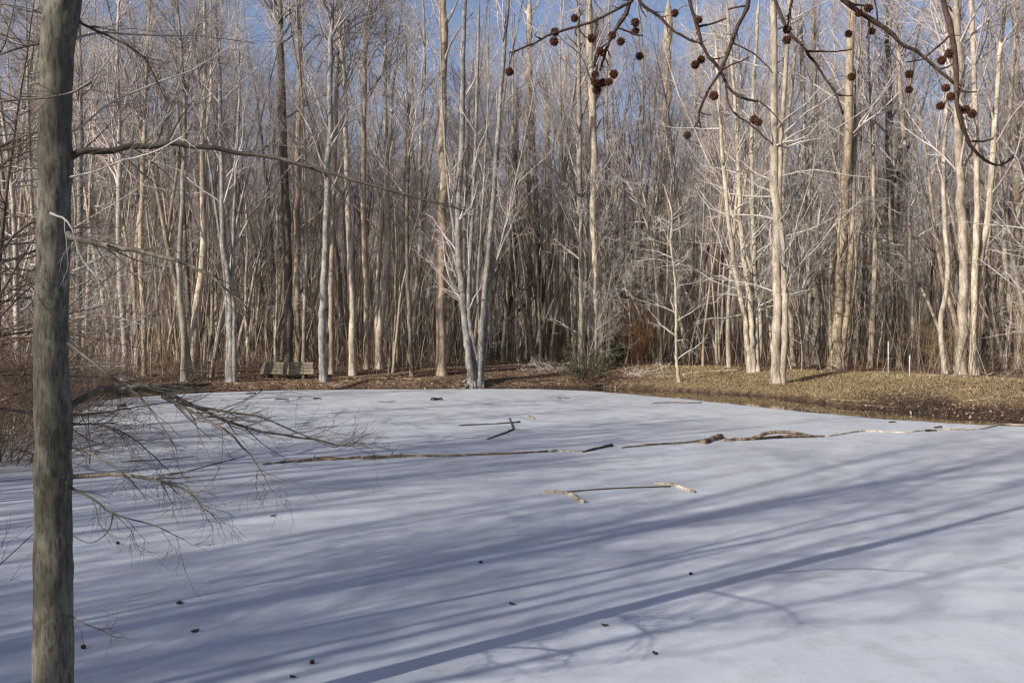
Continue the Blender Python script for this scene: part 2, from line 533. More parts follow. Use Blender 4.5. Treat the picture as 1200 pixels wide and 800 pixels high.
TREE_SRC = {}
def make_tree_meshes(key, rg, h, r, trunk_m, twig_m, stems=1, lean=.03, wob=.025, fork=0.0, flare=.35, **kw):
    n = 18
    paths, rads = [], []
    for s in range(stems):
        hh = h * rg.uniform(.8, 1.0) if stems > 1 else h
        ln = lean if stems == 1 else .16
        p = trunk_path(hh, rg, ln, wob, n)
        rr = trunk_rad(n, r * (rg.uniform(.6, 1) if stems > 1 else 1), flare)
        if stems > 1:
            a = s * 2 * math.pi / stems + rg.uniform(-.5, .5)
            p = p + np.array([math.cos(a), math.sin(a), 0]) * r * 1.1
        paths.append(p[0]); rads.append(rr)
        if fork and rg.random() < fork:
            i = int(rg.integers(int(n * .28), int(n * .5)))
            base = p[0, i]
            tg = norm(p[0, i + 1] - p[0, i])
            d = side_dirs(tg[None], np.array([rg.uniform(.22, .4)]), rg)
            q = grow(base[None], d, np.array([hh * (1 - i / (n - 1)) * .92]), n, wob * 1.2, .05, rg)
            paths.append(q[0]); rads.append(np.linspace(rr[i] * .8, r * .1, n))
    tp = np.array(paths); tr = np.array(rads)
    tr = tr * (1 + .06 * rg.normal(size=tr.shape))
    mt = MB(); mt.tubes(tp, tr, 9)
    mc = MB(); crown_on(mc, tp, tr, rg, **kw)
    TREE_SRC[key] = (mt.mesh('trunk', trunk_m), mc.mesh('crown', twig_m), r)
    return tp, tr

def rgs(i): return np.random.default_rng(1000 + i)
KINDS = {'tall': [], 'slender': [], 'sapling': [], 'clump': []}
bk = ['bark_grey', 'bark_pale', 'bark_tan', 'bark_pale', 'bark_grey', 'bark_dark']
for i in range(8):
    key = f'tall{i}'
    make_tree_meshes(key, rgs(i), 16.5 + i * .7, .095 + .008 * i, M[bk[i % 6]], M['twig_mauve'], fork=.85, lean=.045, wob=.036, t0=.46, n1=36, l1=4.4, a1=(.35, .75), n2=9, n3=8, n4=0, twig=.0036, rcap=.055)
    KINDS['tall'].append(key)
for i in range(9):
    key = f'slender{i}'
    make_tree_meshes(key, rgs(20 + i), 12.5 + i * .6, .042 + .007 * i, M[bk[(i + 1) % 6]], M['twig_mauve'], fork=.8, lean=.09, wob=.05, t0=.42, n1=30, l1=3.2, a1=(.35, .75), n2=8, n3=7, n4=0, twig=.0035)
    KINDS['slender'].append(key)
for i in range(4):
    key = f'sapling{i}'
    make_tree_meshes(key, rgs(40 + i), 6.5 + i * .9, .03 + .005 * i, M['bark_pale'], M['twig_pale'], lean=.09, wob=.06, t0=.2, n1=26, l1=2.3, a1=(.8, 1.3), n2=6, n3=5, trop=.02, flat=.5, twig=.0033)
    KINDS['sapling'].append(key)
for i in range(3):
    key = f'clump{i}'
    make_tree_meshes(key, rgs(60 + i), 13 + i, .085, M[['bark_pale', 'bark_grey', 'bark_tan'][i]], M['twig_mauve'], stems=3 + i % 2, wob=.05, t0=.42, n1=40, l1=2.8, a1=(.4, .8), n2=7, n3=7, n4=1, twig=.0033)
    KINDS['clump'].append(key)

for i in range(6):
    key = f'understory{i}'
    make_tree_meshes(key, rgs(90 + i), 5.5 + i * .8, .02 + .003 * i, M[['bark_grey', 'bark_pale', 'bark_tan'][i % 3]], M[['twig_mauve', 'twig_pale'][i % 2]], lean=.12, wob=.07, fork=.5, t0=.14, n1=34, l1=2.6, a1=(.5, 1.15), l1top=.5, n2=7, n3=6, n4=1, trop=.03, twig=.003, rmin=.0036, rcap=.014)
    KINDS.setdefault('understory', []).append(key)

first_tree = {}
def place_tree(key, loc, rz, sxy, sz, label, name='bare_tree', group='bare trees of the woods round the pond', cat='tree'):
    mt, mc, r = TREE_SRC[key]
    if key not in first_tree:
        root = bpy.data.objects.new(name, None); root.empty_display_size = .3
        parts = [bpy.data.objects.new('trunk', mt), bpy.data.objects.new('crown', mc)]
        for q in parts: q.parent = root
        first_tree[key] = (root, parts)
        root0, parts0 = root, parts
    else:
        r0, p0 = first_tree[key]
        root0 = r0.copy(); root0.name = name
        parts0 = []
        for q in p0:
            c = q.copy(); c.parent = root0; parts0.append(c)
    COL.objects.link(root0)
    for q in parts0: COL.objects.link(q)
    root0.location = loc; root0.rotation_euler = (0, 0, rz); root0.scale = (sxy, sxy, sz)
    tag(root0, label, cat, group)
    return root0

GRP = 'bare trees of the woods round the pond'
taken = []          # (x, y, clear radius)

def custom_tree(stems, label, bark_m='bark_grey', twig_m='twig_mauve', H=18, seed=0, name='bare_tree', flare=.5, crown=None, Yfix=None, roots=0):
    """stems: list of (pixel path [(px,py)...] from the base upwards, base width px, width px at the last pixel)"""
    rg = rgs(200 + seed)
    bx, by = stems[0][0][0]
    b = base_at(bx, by) if Yfix is None else P(bx, by, Yfix)
    Y = b[1]
    root = empty(name, tuple(b - np.array([0, 0, .06])), label, 'tree', GRP)
    off = np.array(root.location)
    n = 40
    tp, tr = [], []
    for path, w0, w1 in stems:
        pts = [P(px, py, Y) for px, py in path]
        zt = pts[-1][2]; z0 = pts[0][2]
        dd = norm(pts[-1] - pts[-2]) if len(pts) > 1 else np.array([0, 0, 1.])
        w_end = w1
        top = H * rg.uniform(.92, 1.05)
        m = 3
        rem = top - (zt - b[2])
        if rem > 1:
            for q in range(m):
                dd = norm(dd + np.array([rg.normal() * .04, rg.normal() * .04, .12]))
                pts.append(pts[-1] + dd * rem / m)
        # small depth wander so stems are not flat
        for q in range(1, len(pts)):
            pts[q] = pts[q] + np.array([0, rg.normal() * .12, 0])
        pts[0] = pts[0] - np.array([0, 0, .1])
        sp_ = spline(pts, n) - off
        hgt = sp_[:, 2] - sp_[0, 2]
        hv = zt - z0
        r0 = w0 * .44 / F * Y; r1 = w1 * .44 / F * Y
        rr = np.where(hgt < hv, r0 + (r1 - r0) * hgt / max(hv, .1), r1 * np.clip(1 - (hgt - hv) / max(rem, .1), 0, 1) * .9 + r1 * .1)
        rr = np.maximum(rr, .008) * (1 + flare * np.exp(-hgt / .28))
        tp.append(sp_); tr.append(rr)
    tp = np.array(tp); tr = np.array(tr)
    tr = tr * (1 + .06 * rg.normal(size=tr.shape))
    tp[:, 2:, :2] += rg.normal(size=tp[:, 2:, :2].shape) * tr[:, 2:, None] * .16
    mt = MB(); mt.tubes(tp, tr, 12)
    for q in range(roots):
        az = q / roots * 6.28 + rg.uniform(-.3, .3); ln = rg.uniform(.35, .7)
        e = np.array([math.cos(az) * ln, math.sin(az) * ln, 0]) + (tp[0, 0] + tp[1, 0]) / 2 * np.array([1, 1, 0])
        e[2] = gz(e[0] + off[0], e[1] + off[1]) - off[2] - .06
        st_ = e * .12; st_[2] = .34
        md = e * .55; md[2] = e[2] + .13
        mt.tubes(spline(np.array([st_, md, e]), 8), np.linspace(.075, .035, 8), 8)
    mt.build('trunk', M[bark_m], root)
    ck = dict(t0=.42, n1=38 + 14 * (len(stems) - 1), l1=3.9, a1=(.35, .85), n2=8, n3=8, n4=1, twig=.0034, rcap=.05)
    if crown: ck.update(crown)
    mc = MB(); crown_on(mc, tp, tr, rg, **ck)
    mc.build('crown', M[twig_m], root)
    taken.append((b[0], b[1], .9))
    return root

custom_tree([([(554, 453), (550, 425), (546, 385), (541, 335), (537, 280), (541, 150), (545, 0)], 10, 5.5),
             ([(561, 454), (563, 425), (565, 395), (568, 345), (574, 280), (586, 120), (596, 0)], 8, 5),
             ([(556, 453), (555, 420), (551, 385), (550, 330), (556, 200), (562, 0)], 6, 3.5),
             ([(563, 455), (561, 432), (557, 412), (552, 385), (545, 340), (528, 240), (520, 150)], 5, 3),
             ([(558, 453), (560, 425), (562, 380), (560, 330), (566, 240), (572, 120)], 4, 2.5),
             ([(565, 453), (567, 420), (573, 385), (571, 350), (586, 290), (604, 215)], 4.5, 2.5)],
            'pale grey tree of several leaning stems rooted at the far ice edge', 'bark_bluegrey', 'twig_mauve', 16, 1, flare=.7, crown=dict(t0=.40, n1=56, l1=3.0, a1=(.3, .7)), roots=7)
custom_tree([([(910, 450), (910, 400), (911, 320), (909, 200), (906, 0)], 13, 9),
             ([(916, 449), (918, 380), (917, 300), (914, 210), (925, 0)], 9, 5)],
            'stout pale trunk standing alone on the grassy bank at the water', 'bark_pale', 'twig_pale', 17, 2, flare=.7,
            crown=dict(t0=.20, a1=(.7, 1.4), l1=4.6, n1=60, flat=.35, trop=.03, wob=.17, rcap=.035))
custom_tree([([(880, 437), (873, 370), (858, 290), (845, 180), (838, 60)], 8, 4),
             ([(883, 437), (879, 360), (868, 280), (862, 140), (850, 0)], 7, 4),
             ([(888, 436), (886, 360), (884, 290), (880, 150), (888, 0)], 7, 4)],
            'pale tree of three slim stems fanning left on the grassy bank', 'bark_pale', 'twig_pale', 15, 3,
            crown=dict(t0=.20, a1=(.7, 1.4), l1=4.0, n1=70, flat=.35, trop=.03, wob=.17, rcap=.03))
custom_tree([([(517, 440), (517, 330), (519, 200), (520, 0)], 13, 10)], 'thick straight brownish trunk just left of the leaning leaning many-stemmed tree', 'bark_tan', 'twig_mauve', 20, 4)
custom_tree([([(619, 420), (619, 330), (618, 200), (621, 0)], 10, 7)], 'straight tan trunk at the back of the shaded clearing', 'bark_tan', 'twig_mauve', 20, 5)
custom_tree([([(586, 421), (588, 390), (598, 345), (603, 250), (606, 100)], 11, 6), ([(588, 400), (600, 372), (622, 352), (640, 330), (655, 250)], 4, 3)],
            'dark crooked tree with low side limb left of the clearing', 'bark_dark', 'twig_mauve', 15, 6)
custom_tree([([(650, 420), (640, 365), (632, 310), (627, 200), (620, 40)], 8, 4)], 'dark slim trunk leaning left over the clearing', 'bark_dark', 'twig_mauve', 15, 7)
custom_tree([([(655, 418), (652, 350), (645, 270), (640, 120)], 12, 7), ([(661, 418), (662, 330), (657, 220), (663, 60)], 8, 5)],
            'brown twin-stemmed tree at the right of the shaded clearing', 'bark_tan', 'twig_mauve', 17, 8)
custom_tree([([(699, 432), (703, 400), (699, 320), (695, 200), (690, 0)], 13, 9)], 'stout pale trunk rising behind the leafy green bush', 'bark_pale', 'twig_mauve', 18, 9)
custom_tree([([(681, 432), (681, 340), (679, 200), (677, 0)], 8, 5), ([(691, 431), (690, 340), (692, 220), (700, 20)], 7, 5)],
            'grey pair of straight stems left of the leafy green bush', 'bark_grey', 'twig_mauve', 17, 10)
custom_tree([([(774, 415), (775, 340), (779, 230), (783, 0)], 15, 11)], 'thick tan trunk behind the twisted pale sapling', 'bark_tan', 'twig_mauve', 20, 11)
custom_tree([([(796, 447), (793, 420), (792, 380), (791, 330), (785, 285), (787, 250), (778, 215)], 4.5, 1.6)], 'thin twisted pale sapling with sideways twigs at the bank edge', 'bark_pale', 'twig_pale', 7, 12, name='sapling_tree',
            crown=dict(t0=.12, n1=26, l1=2.4, a1=(.9, 1.4), trop=.02, flat=.5, n4=0))
custom_tree([([(826, 425), (829, 380), (838, 330), (845, 230), (850, 80)], 10, 6)], 'tan trunk leaning right beyond the grassy bank', 'bark_tan', 'twig_mauve', 17, 13)
custom_tree([([(930, 430), (927, 380), (921, 320), (917, 230), (930, 60)], 7, 4)], 'slim pale trunk beside the stout lone bank trunk', 'bark_pale', 'twig_mauve', 15, 14)
custom_tree([([(937, 430), (941, 395), (936, 360), (939, 300), (941, 150), (938, 0)], 8, 5), ([(946, 430), (944, 400), (950, 350), (946, 280), (953, 120)], 7, 5)],
            'two wavy grey stems from one root on the bank crest', 'bark_grey', 'twig_mauve', 16, 15)
custom_tree([([(956, 427), (956, 350), (955, 240), (950, 0)], 10, 7)], 'straight grey trunk between the wavy stems and the flared trunk', 'bark_grey', 'twig_mauve', 18, 16)
custom_tree([([(978, 433), (982, 390), (986, 320), (990, 200), (999, 0)], 14, 9), ([(985, 433), (991, 370), (997, 280), (1003, 120)], 8, 5)],
            'wide flared trunk with dark right stem on the bank crest', 'bark_tan', 'twig_mauve', 19, 17, flare=.9)
custom_tree([([(1051, 430), (1048, 360), (1044, 260), (1042, 100)], 11, 8)], 'dark blue-grey trunk behind the pair of thin stakes', 'bark_dark', 'twig_mauve', 18, 18)
custom_tree([([(1067, 432), (1067, 370), (1065, 290), (1062, 210), (1052, 60)], 8, 5)], 'slender whitish trunk right behind the second thin stake', 'bark_pale', 'twig_pale', 16, 19, crown=dict(t0=.2, a1=(.7, 1.4), l1=3.8, n1=50, flat=.35, trop=.03, wob=.17, rcap=.028))
custom_tree([([(1126, 440), (1129, 370), (1128, 290), (1124, 200), (1118, 0)], 13, 9)], 'stout pale blotched trunk, left of two on the right bank path', 'bark_pale', 'twig_mauve', 18, 20)
custom_tree([([(1142, 440), (1145, 380), (1151, 300), (1158, 240), (1170, 80)], 11, 6), ([(1140, 438), (1142, 330), (1141, 200), (1136, 0)], 9, 6)],
            'pale forked trunk leaning right beside the blotched trunk', 'bark_pale', 'twig_mauve', 17, 21)
custom_tree([([(1108, 438), (1106, 380), (1110, 320), (1107, 210), (1112, 60)], 7, 5)], 'thin greyish trunk left of the stout blotched trunk', 'bark_grey', 'twig_mauve', 15, 22)
custom_tree([([(1180, 432), (1178, 350), (1176, 250), (1186, 60)], 7, 5)], 'slim grey trunk near the right edge of the woods', 'bark_grey', 'twig_mauve', 16, 23)
custom_tree([([(1194, 428), (1195, 350), (1191, 220), (1188, 0)], 10, 8)], 'orange-brown trunk at the right end of the path', 'bark_tan', 'twig_mauve', 18, 24)
custom_tree([([(413, 440), (412, 350), (408, 250), (404, 100)], 9, 6)], 'straight pale grey trunk, third to the right of the bench', 'bark_pale', 'twig_mauve', 17, 25)
custom_tree([([(429, 432), (429, 340), (426, 230), (430, 60)], 8, 6)], 'tan trunk close to the forked pale one right of the bench', 'bark_tan', 'twig_mauve', 17, 26)
custom_tree([([(444, 432), (446, 380), (453, 320), (455, 260), (452, 100)], 10, 5), ([(441, 432), (442, 350), (447, 270), (458, 150)], 6, 4)],
            'pale forked tree midway between bench and leaning many-stemmed tree', 'bark_pale', 'twig_mauve', 16, 27)
custom_tree([([(483, 441), (481, 380), (477, 300), (479, 180)], 6, 4)], 'thin dark trunk close to the far ice edge', 'bark_dark', 'twig_mauve', 14, 28)
custom_tree([([(379, 446), (378, 390), (381, 330), (384, 230), (388, 60)], 10, 7)], 'grey trunk nearest the right end of the bench', 'bark_bluegrey', 'twig_mauve', 17, 29)
custom_tree([([(337, 434), (337, 350), (336, 250), (331, 60)], 13, 9)], 'thick dark trunk directly behind the bench', 'bark_dark', 'twig_mauve', 19, 30)
custom_tree([([(349, 430), (349, 350), (349, 250), (352, 60)], 9, 7)], 'brown trunk behind the bench, right of the dark one', 'bark_tan', 'twig_mauve', 18, 31)
custom_tree([([(270, 447), (270, 390), (268, 330), (262, 260), (258, 100)], 9, 5), ([(274, 446), (275, 380), (272, 300), (281, 150)], 6, 4), ([(266, 446), (265, 380), (260, 300), (246, 180)], 5, 3)],
            'pale three-stemmed clump on the left shore by the bench', 'bark_bluegrey', 'twig_mauve', 15, 32)
custom_tree([([(216, 447), (215, 390), (213, 310), (216, 150)], 8, 6)], 'grey trunk above the right end of the dark shore log', 'bark_grey', 'twig_mauve', 17, 33)
custom_tree([([(145, 447), (144, 390), (143, 310), (140, 150)], 9, 6)], 'grey trunk above the middle of the dark shore log', 'bark_grey', 'twig_mauve', 17, 34)
custom_tree([([(168, 440), (167, 380), (166, 300), (171, 150)], 8, 6)], 'brown trunk behind the middle of the dark shore log', 'bark_tan', 'twig_mauve', 17, 35)
custom_tree([([(90, 460), (91, 400), (91, 320), (95, 150)], 9, 7)], 'dim blue-grey trunk seen just right of the big near trunk', 'bark_bluegrey', 'twig_mauve', 17, 36)
custom_tree([([(388, 438), (388, 360), (390, 250), (396, 80)], 7, 5)], 'slim tan trunk beside the grey one right of the bench', 'bark_tan', 'twig_mauve', 16, 37)

# ---- the rest of the near woods: one tree each
rg = np.random.default_rng(77)
def zone_label(px, kind, Y):
    where = ('on the left shore beyond the near trunk' if px < 110 else
             'in woods between near trunk and bench' if px < 290 else
             'in woods behind and right of the bench' if px < 480 else
             'in woods behind the leaning many-stemmed tree' if px < 690 else
             'in woods behind the leafy green bush' if px < 860 else
             'in woods behind the lone bank trunk' if px < 1030 else
             'in woods behind the two stakes')
    what = {'tall': 'tall bare tree', 'slender': 'slender upright bare tree', 'sapling': 'thin pale sideways-twigged sapling', 'clump': 'bare tree of several stems', 'understory': 'thin twiggy understory tree'}[kind]
    return what + ' ' + where
count = 0; tries = 0
names = {'tall': 'bare_tree', 'slender': 'slender_tree', 'sapling': 'sapling_tree', 'clump': 'multi_stem_tree', 'understory': 'understory_tree'}
while count < 262 and tries < 60000:
    tries += 1
    under = count < 24
    Y = math.sqrt(rg.uniform(14 ** 2, (50 if under else 56) ** 2))
    x = rg.uniform(-.5455 * Y - 1.5, .5455 * Y + 1.5)
    d = float(poly_sd(np.array([x]), np.array([Y]), POND)[0])
    px = 600 + x / Y * F
    if under and d > 11: continue
    if x > 4 and Y < 36.2: continue
    if d < 1.6: continue
    if x < -9 and Y < 36 and rg.random() < .78: continue
    if x > 4 and d < 4.6: continue
    if 568 < px < 672 and Y < 45: continue
    if 285 < px < 400 and Y < 38.5: continue
    if any((x - a) ** 2 + (Y - b) ** 2 < (c * (.6 if under else 1)) ** 2 for a, b, c in taken): continue
    kind = 'understory' if under else rg.choice(['tall', 'slender', 'sapling', 'clump'], p=[.34, .50, .02, .14])
    key = KINDS[kind][rg.integers(len(KINDS[kind]))]
    s = rg.uniform(.85, 1.15); sx = rg.uniform(.8, 1.2)
    place_tree(key, (x, Y, gz(x, Y) - .06), rg.uniform(0, 6.28), sx, s, zone_label(px, kind, Y), names[kind])
    taken.append((x, Y, .7))
    count += 1
print('near trees', count, tries)

# ---- the woods farther back, and the woods behind and left of the viewer whose shade falls on the ice: one mass
def woods_object():
    src = bpy.data.collections.new('woods_source')
    keys = KINDS['tall'] + KINDS['slender'] + KINDS['clump'] + KINDS['understory'][:3]
    for i, kx in enumerate(keys):
        mt, mc, r = TREE_SRC[kx]
        nt, nc = len(mt.vertices), len(mc.vertices)
        m = MB()
        me = bpy.data.meshes.new('woods_tree')
        o = bpy.data.objects.new(f'{i:02d}_woods_tree', me)
        import bmesh
        bm = bmesh.new(); bm.from_mesh(mt)
        n0 = len(bm.faces)
        bm.from_mesh(mc)
        bm.faces.ensure_lookup_table()
        for f in bm.faces[n0:]: f.material_index = 1
        bm.to_mesh(me); bm.free()
        me.materials.append(mt.materials[0]); me.materials.append(mc.materials[0])
        src.objects.link(o)
    pts = []; rot = []; sc = []; ix = []
    rg = np.random.default_rng(5)
    cell = {}
    def free(x, y, r):
        c = (int(x // 1.2), int(y // 1.2))
        for i in (-1, 0, 1):
            for j in (-1, 0, 1):
                for (a, b) in cell.get((c[0] + i, c[1] + j), []):
                    if (a - x) ** 2 + (b - y) ** 2 < r * r: return False
        cell.setdefault(c, []).append((x, y)); return True
    def add(x, y, kx=None, s=None):
        pts.append((x, y, gz(x, y) - .06)); rot.append(rg.uniform(0, 6.28)); sc.append(s if s else rg.uniform(.68, 1.04))
        ix.append(int(rg.integers(len(keys))) if kx is None else kx)
    n = 0
    while n < 2150:
        Y = math.sqrt(rg.uniform(46 ** 2, 132 ** 2)); x = rg.uniform(-.60 * Y - 3, .60 * Y + 3)
        if Y < 58 and min((x - a) ** 2 + (Y - b) ** 2 for a, b, c in taken) < .5: continue
        if Y < 46.5 and 568 < 600 + x / Y * F < 672: continue
        if free(x, Y, .9): add(x, Y); n += 1
    # sides just outside the frame, so a step aside still shows woods
    n = 0
    while n < 90:
        sd = rg.choice([-1, 1]); Y = rg.uniform(46 if sd < 0 else 26, 62); x = sd * (.5455 * Y + 2 + rg.uniform(0, 9))
        if float(poly_sd(np.array([x]), np.array([Y]), POND)[0]) > 3 and free(x, Y, 1.3): add(x, Y); n += 1
    for (x, y, kx, s) in SHADE: add(x, y, kx, s)
    me = bpy.data.meshes.new('woods')
    me.from_pydata(pts, [], [])
    for nm, ty, val in (('rz', 'FLOAT', rot), ('sc', 'FLOAT', sc), ('ix', 'INT', ix)):
        a = me.attributes.new(nm, ty, 'POINT'); a.data.foreach_set('value', val)
    o = bpy.data.objects.new('woods', me); COL.objects.link(o)
    ng = bpy.data.node_groups.new('woods_nodes', 'GeometryNodeTree')
    ng.interface.new_socket('Geometry', in_out='INPUT', socket_type='NodeSocketGeometry')
    ng.interface.new_socket('Geometry', in_out='OUTPUT', socket_type='NodeSocketGeometry')
    N = ng.nodes
    gi = N.new('NodeGroupInput'); go = N.new('NodeGroupOutput')
    ci = N.new('GeometryNodeCollectionInfo'); ci.inputs['Collection'].default_value = src
    ci.inputs['Separate Children'].default_value = True; ci.inputs['Reset Children'].default_value = True
    ip = N.new('GeometryNodeInstanceOnPoints'); ip.inputs['Pick Instance'].default_value = True
    def attr(nm, ty):
        q = N.new('GeometryNodeInputNamedAttribute'); q.data_type = ty; q.inputs['Name'].default_value = nm
        return q.outputs['Attribute']
    cx = N.new('ShaderNodeCombineXYZ')
    L = ng.links.new
    L(attr('rz', 'FLOAT'), cx.inputs['Z'])
    L(gi.outputs[0], ip.inputs['Points']); L(ci.outputs[0], ip.inputs['Instance'])
    L(attr('ix', 'INT'), ip.inputs['Instance Index']); L(cx.outputs[0], ip.inputs['Rotation'])
    L(attr('sc', 'FLOAT'), ip.inputs['Scale'])
    L(ip.outputs[0], go.inputs[0])
    md = o.modifiers.new('woods', 'NODES'); md.node_group = ng
    tag(o, 'dense mauve-grey mass of bare woods far behind the pond', 'woods', kind='stuff')
    return o
# (x, y, source index, scale): woods standing left of and behind the viewer
SHADE = []
rg2 = np.random.default_rng(21)
SUN_AZ = R(51)           # direction the shadows run, from +Y towards +X
sdx, sdy = math.sin(SUN_AZ), math.cos(SUN_AZ)
for (c0, c1, a0, a1, cnt, low) in ((5.65, 7.2, 2, 14, 9, .6), (5.95, 7.9, 2, 12, 9, .75), (5.95, 8.0, 9, 27, 12, .1), (8.1, 10.4, 12, 27, 3, 0), (10.5, 14.2, 3, 12, 9, .7), (10.5, 14.2, 10, 26, 10, .1),
                                   (14.2, 22, 3, 24, 9, .3), (-10, 3.6, 8, 26, 9, 0)):
    got = tr_ = 0
    while got < cnt and tr_ < 4000:
        tr_ += 1
        a = rg2.uniform(a0, a1)         # distance back towards the sun
        c = rg2.uniform(c0, c1)         # sideways, positive = to the left of the light
        x = -sdx * a - sdy * c; y = -sdy * a + sdx * c
        if y > -.2 and abs(x) < .56 * y + 1.6: continue
        if y > 10: continue
        if float(poly_sd(np.array([x]), np.array([y]), POND)[0]) < .5: continue
        if any((x - q[0]) ** 2 + (y - q[1]) ** 2 < 1.0 for q in SHADE): continue
        kx = int(rg2.integers(20, 23)) if rg2.random() < low else int(rg2.integers(0, 20))
        SHADE.append((x, y, kx, rg2.uniform(.75, 1.05)))
        got += 1
print('shade', len(SHADE))
woods_object()
exec_rest = True

# ------------------------------------------------------------------ near trees at the left
def limb(parent, off, path, Y, w0, w1, mat, rg, depth=0.0, n=16, k=8, tw=(0, 0), name='branch', l2=.5, up=.05, l3=.25, n3=3, a=(.4, .9), tr=.0012, cap=False, t0=.15, flat=0.):
    """a limb drawn along photograph pixels, with its own twigs; depth = metres it runs away from the viewer along its length"""
    mb = MB()
    m = len(path)
    L = np.array([0] + list(np.cumsum([math.hypot(path[i + 1][0] - path[i][0], path[i + 1][1] - path[i][1]) for i in range(m - 1)])))
    L = L / L[-1]
    pts = np.array([P(px, py, Y + depth * L[i]) for i, (px, py) in enumerate(path)])
    sp_ = spline(pts, n)
    sp_[1:-1] += rg.normal(size=(n - 2, 3)) * (w0 / F * Y * .12)
    rr = np.linspace(w0, w1, n) / 2 / F * Y
    rr[0] *= 1.5; rr[1] *= 1.12
    sp_ = sp_ - off
    mb.tubes(sp_, rr, k)
    if tw[0]:
        P1, R1 = sp_[None], rr[None]
        b = np.zeros(tw[0], int); t = rg.uniform(t0, 1, tw[0])
        p, tg, r = interp_path(P1, R1, b, t)
        d = side_dirs(tg, rg.uniform(*a, tw[0]), rg, flat)
        LL = l2 * rg.uniform(.35, 1.2, tw[0]) * (1.2 - .6 * t)
        P2 = globals()['grow'](p, d, LL, 6, .13, up, rg)
        R2 = np.maximum(np.minimum(r * .42, .0042), tr * 1.3)[:, None] * np.linspace(1, .4, 6)[None]
        mb.tubes(P2, R2, 4)
        b3 = np.repeat(np.arange(tw[0]), n3); t3 = rg.uniform(.15, 1, len(b3))
        p, tg, r = interp_path(P2, R2, b3, t3)
        d = side_dirs(tg, rg.uniform(*a, len(b3)), rg, flat)
        P3 = globals()['grow'](p, d, l3 * rg.uniform(.3, 1.3, len(b3)), 4, .14, up, rg)
        mb.tubes(P3, np.full((len(b3), 1), tr) * np.array([[1, .9, .7, .45]]), 3)
        if tw[1]:
            b4 = np.repeat(np.arange(len(b3)), tw[1]); t4 = rg.uniform(.2, 1, len(b4))
            p, tg, r = interp_path(P3, np.full((len(b3), 4), tr), b4, t4)
            d = side_dirs(tg, rg.uniform(*a, len(b4)), rg, flat)
            P4 = globals()['grow'](p, d, rg.uniform(.03, .12, len(b4)), 3, .1, up, rg)
            mb.tubes(P4, np.full((len(b4), 1), tr * .8) * np.array([[1, .8, .5]]), 3)
    return mb.build(name, mat, parent)

NY = 4.8
rg = rgs(500)
tpix = [(60, 905), (60, 800), (61, 700), (61, 600), (62, 500), (60, 430), (60, 385), (62, 320), (64, 270), (66, 180), (67, 110), (69, 60), (74, 20), (81, -25), (88, -80), (94, -160), (98, -300), (104, -450), (108, -620), (110, -800)]
twid = [58, 49, 46, 44, 42, 41, 40, 39, 37, 38, 38.5, 39, 41, 40, 35, 32, 27, 21, 13, 4]
b0 = P(60, 905, NY); b0[2] = gz(b0[0], NY) - .05
near_tree = empty('tree', tuple(b0), 'big mossy grey trunk with low drooping limbs standing close at the pond edge', 'tree', 'trees on the near bank')
off = np.array(b0)
pp = np.array([P(a, b, NY) for a, b in tpix]); pp[0] = b0
sp_ = spline(pp, 90) - off
wi = np.interp(np.linspace(0, 1, 90), np.linspace(0, 1, len(twid)), twid) * .465 / F * NY
rows = HZ - (sp_[:, 2] + off[2] - EYE) / NY * F
for c_, a_, s_ in ((186, .10, 16), (276, .12, 15), (486, .10, 18), (560, .07, 12), (30, .06, 14), (402, .05, 12), (660, .04, 15)):
    wi = wi * (1 + a_ * np.exp(-((rows - c_) / s_) ** 2))
mb = MB(); mb.tubes(spline(sp_, 300), np.interp(np.linspace(0, 1, 300), np.linspace(0, 1, 90), wi), 48)
vv = mb.v[0].reshape(300, 48, 3)
ctr = vv.mean(1, keepdims=True); ra = norm(vv - ctr)
th = (np.arange(48) / 48 * 6.2832)[None, :]; zz = vv[:, :, 2]
lump = 0
for q in range(26):
    kt = int(rg.integers(1, 13)); kz = rg.uniform(4, 45); lump = lump + np.sin(kt * th + kz * zz * rg.choice([-1, 1]) + rg.uniform(0, 6.28)) / (1 + kt * .2 + kz * .03)
mb.v[0] = (vv + ra * (lump * .0011)[:, :, None]).reshape(-1, 3)
# swollen collars where limbs leave the trunk
mb.build('trunk', M['bark_near'], near_tree)
bm_ = M['bark_limb']; dk = M['bark_dark']
kw = dict(rg=rg)
limb(near_tree, off, [(72, 186), (90, 181), (110, 177), (160, 171), (230, 171), (300, 182), (370, 198), (430, 216), (500, 234), (545, 247)], NY, 10, 1.6, dk, rg, .35, 26, 8, (16, 2), l2=.42, up=-.05, l3=.16, a=(.5, 1.1))
limb(near_tree, off, [(70, 272), (95, 282), (130, 289), (180, 298), (230, 314), (262, 335), (290, 362)], NY, 9, 1.6, bm_, rg, -.5, 20, 8, (16, 2), l2=.30, up=.02, l3=.18)
low = [(68, 500), (76, 484), (90, 471), (115, 459), (150, 455), (180, 455)]
limb(near_tree, off, low + [(215, 470), (260, 491), (310, 505), (360, 514), (405, 521), (428, 519)], NY, 9.5, 1.0, bm_, rg, .6, 26, 8, (20, 2), l2=.36, up=.05, l3=.16, a=(.35, .8), t0=.4, flat=.2)
limb(near_tree, off, [(165, 455), (190, 462), (205, 472), (250, 480), (300, 487), (345, 505), (385, 523), (410, 519)], NY + .2, 5, 1.0, bm_, rg, .3, 20, 6, (17, 2), l2=.34, up=.04, l3=.16, a=(.35, .8), t0=.2, flat=.2)
limb(near_tree, off, [(190, 464), (230, 485), (265, 505), (290, 530), (305, 552), (318, 575)], NY + .2, 4, 1, dk, rg, -.2, 14, 6, (12, 2), l2=.3, up=.01, l3=.14)
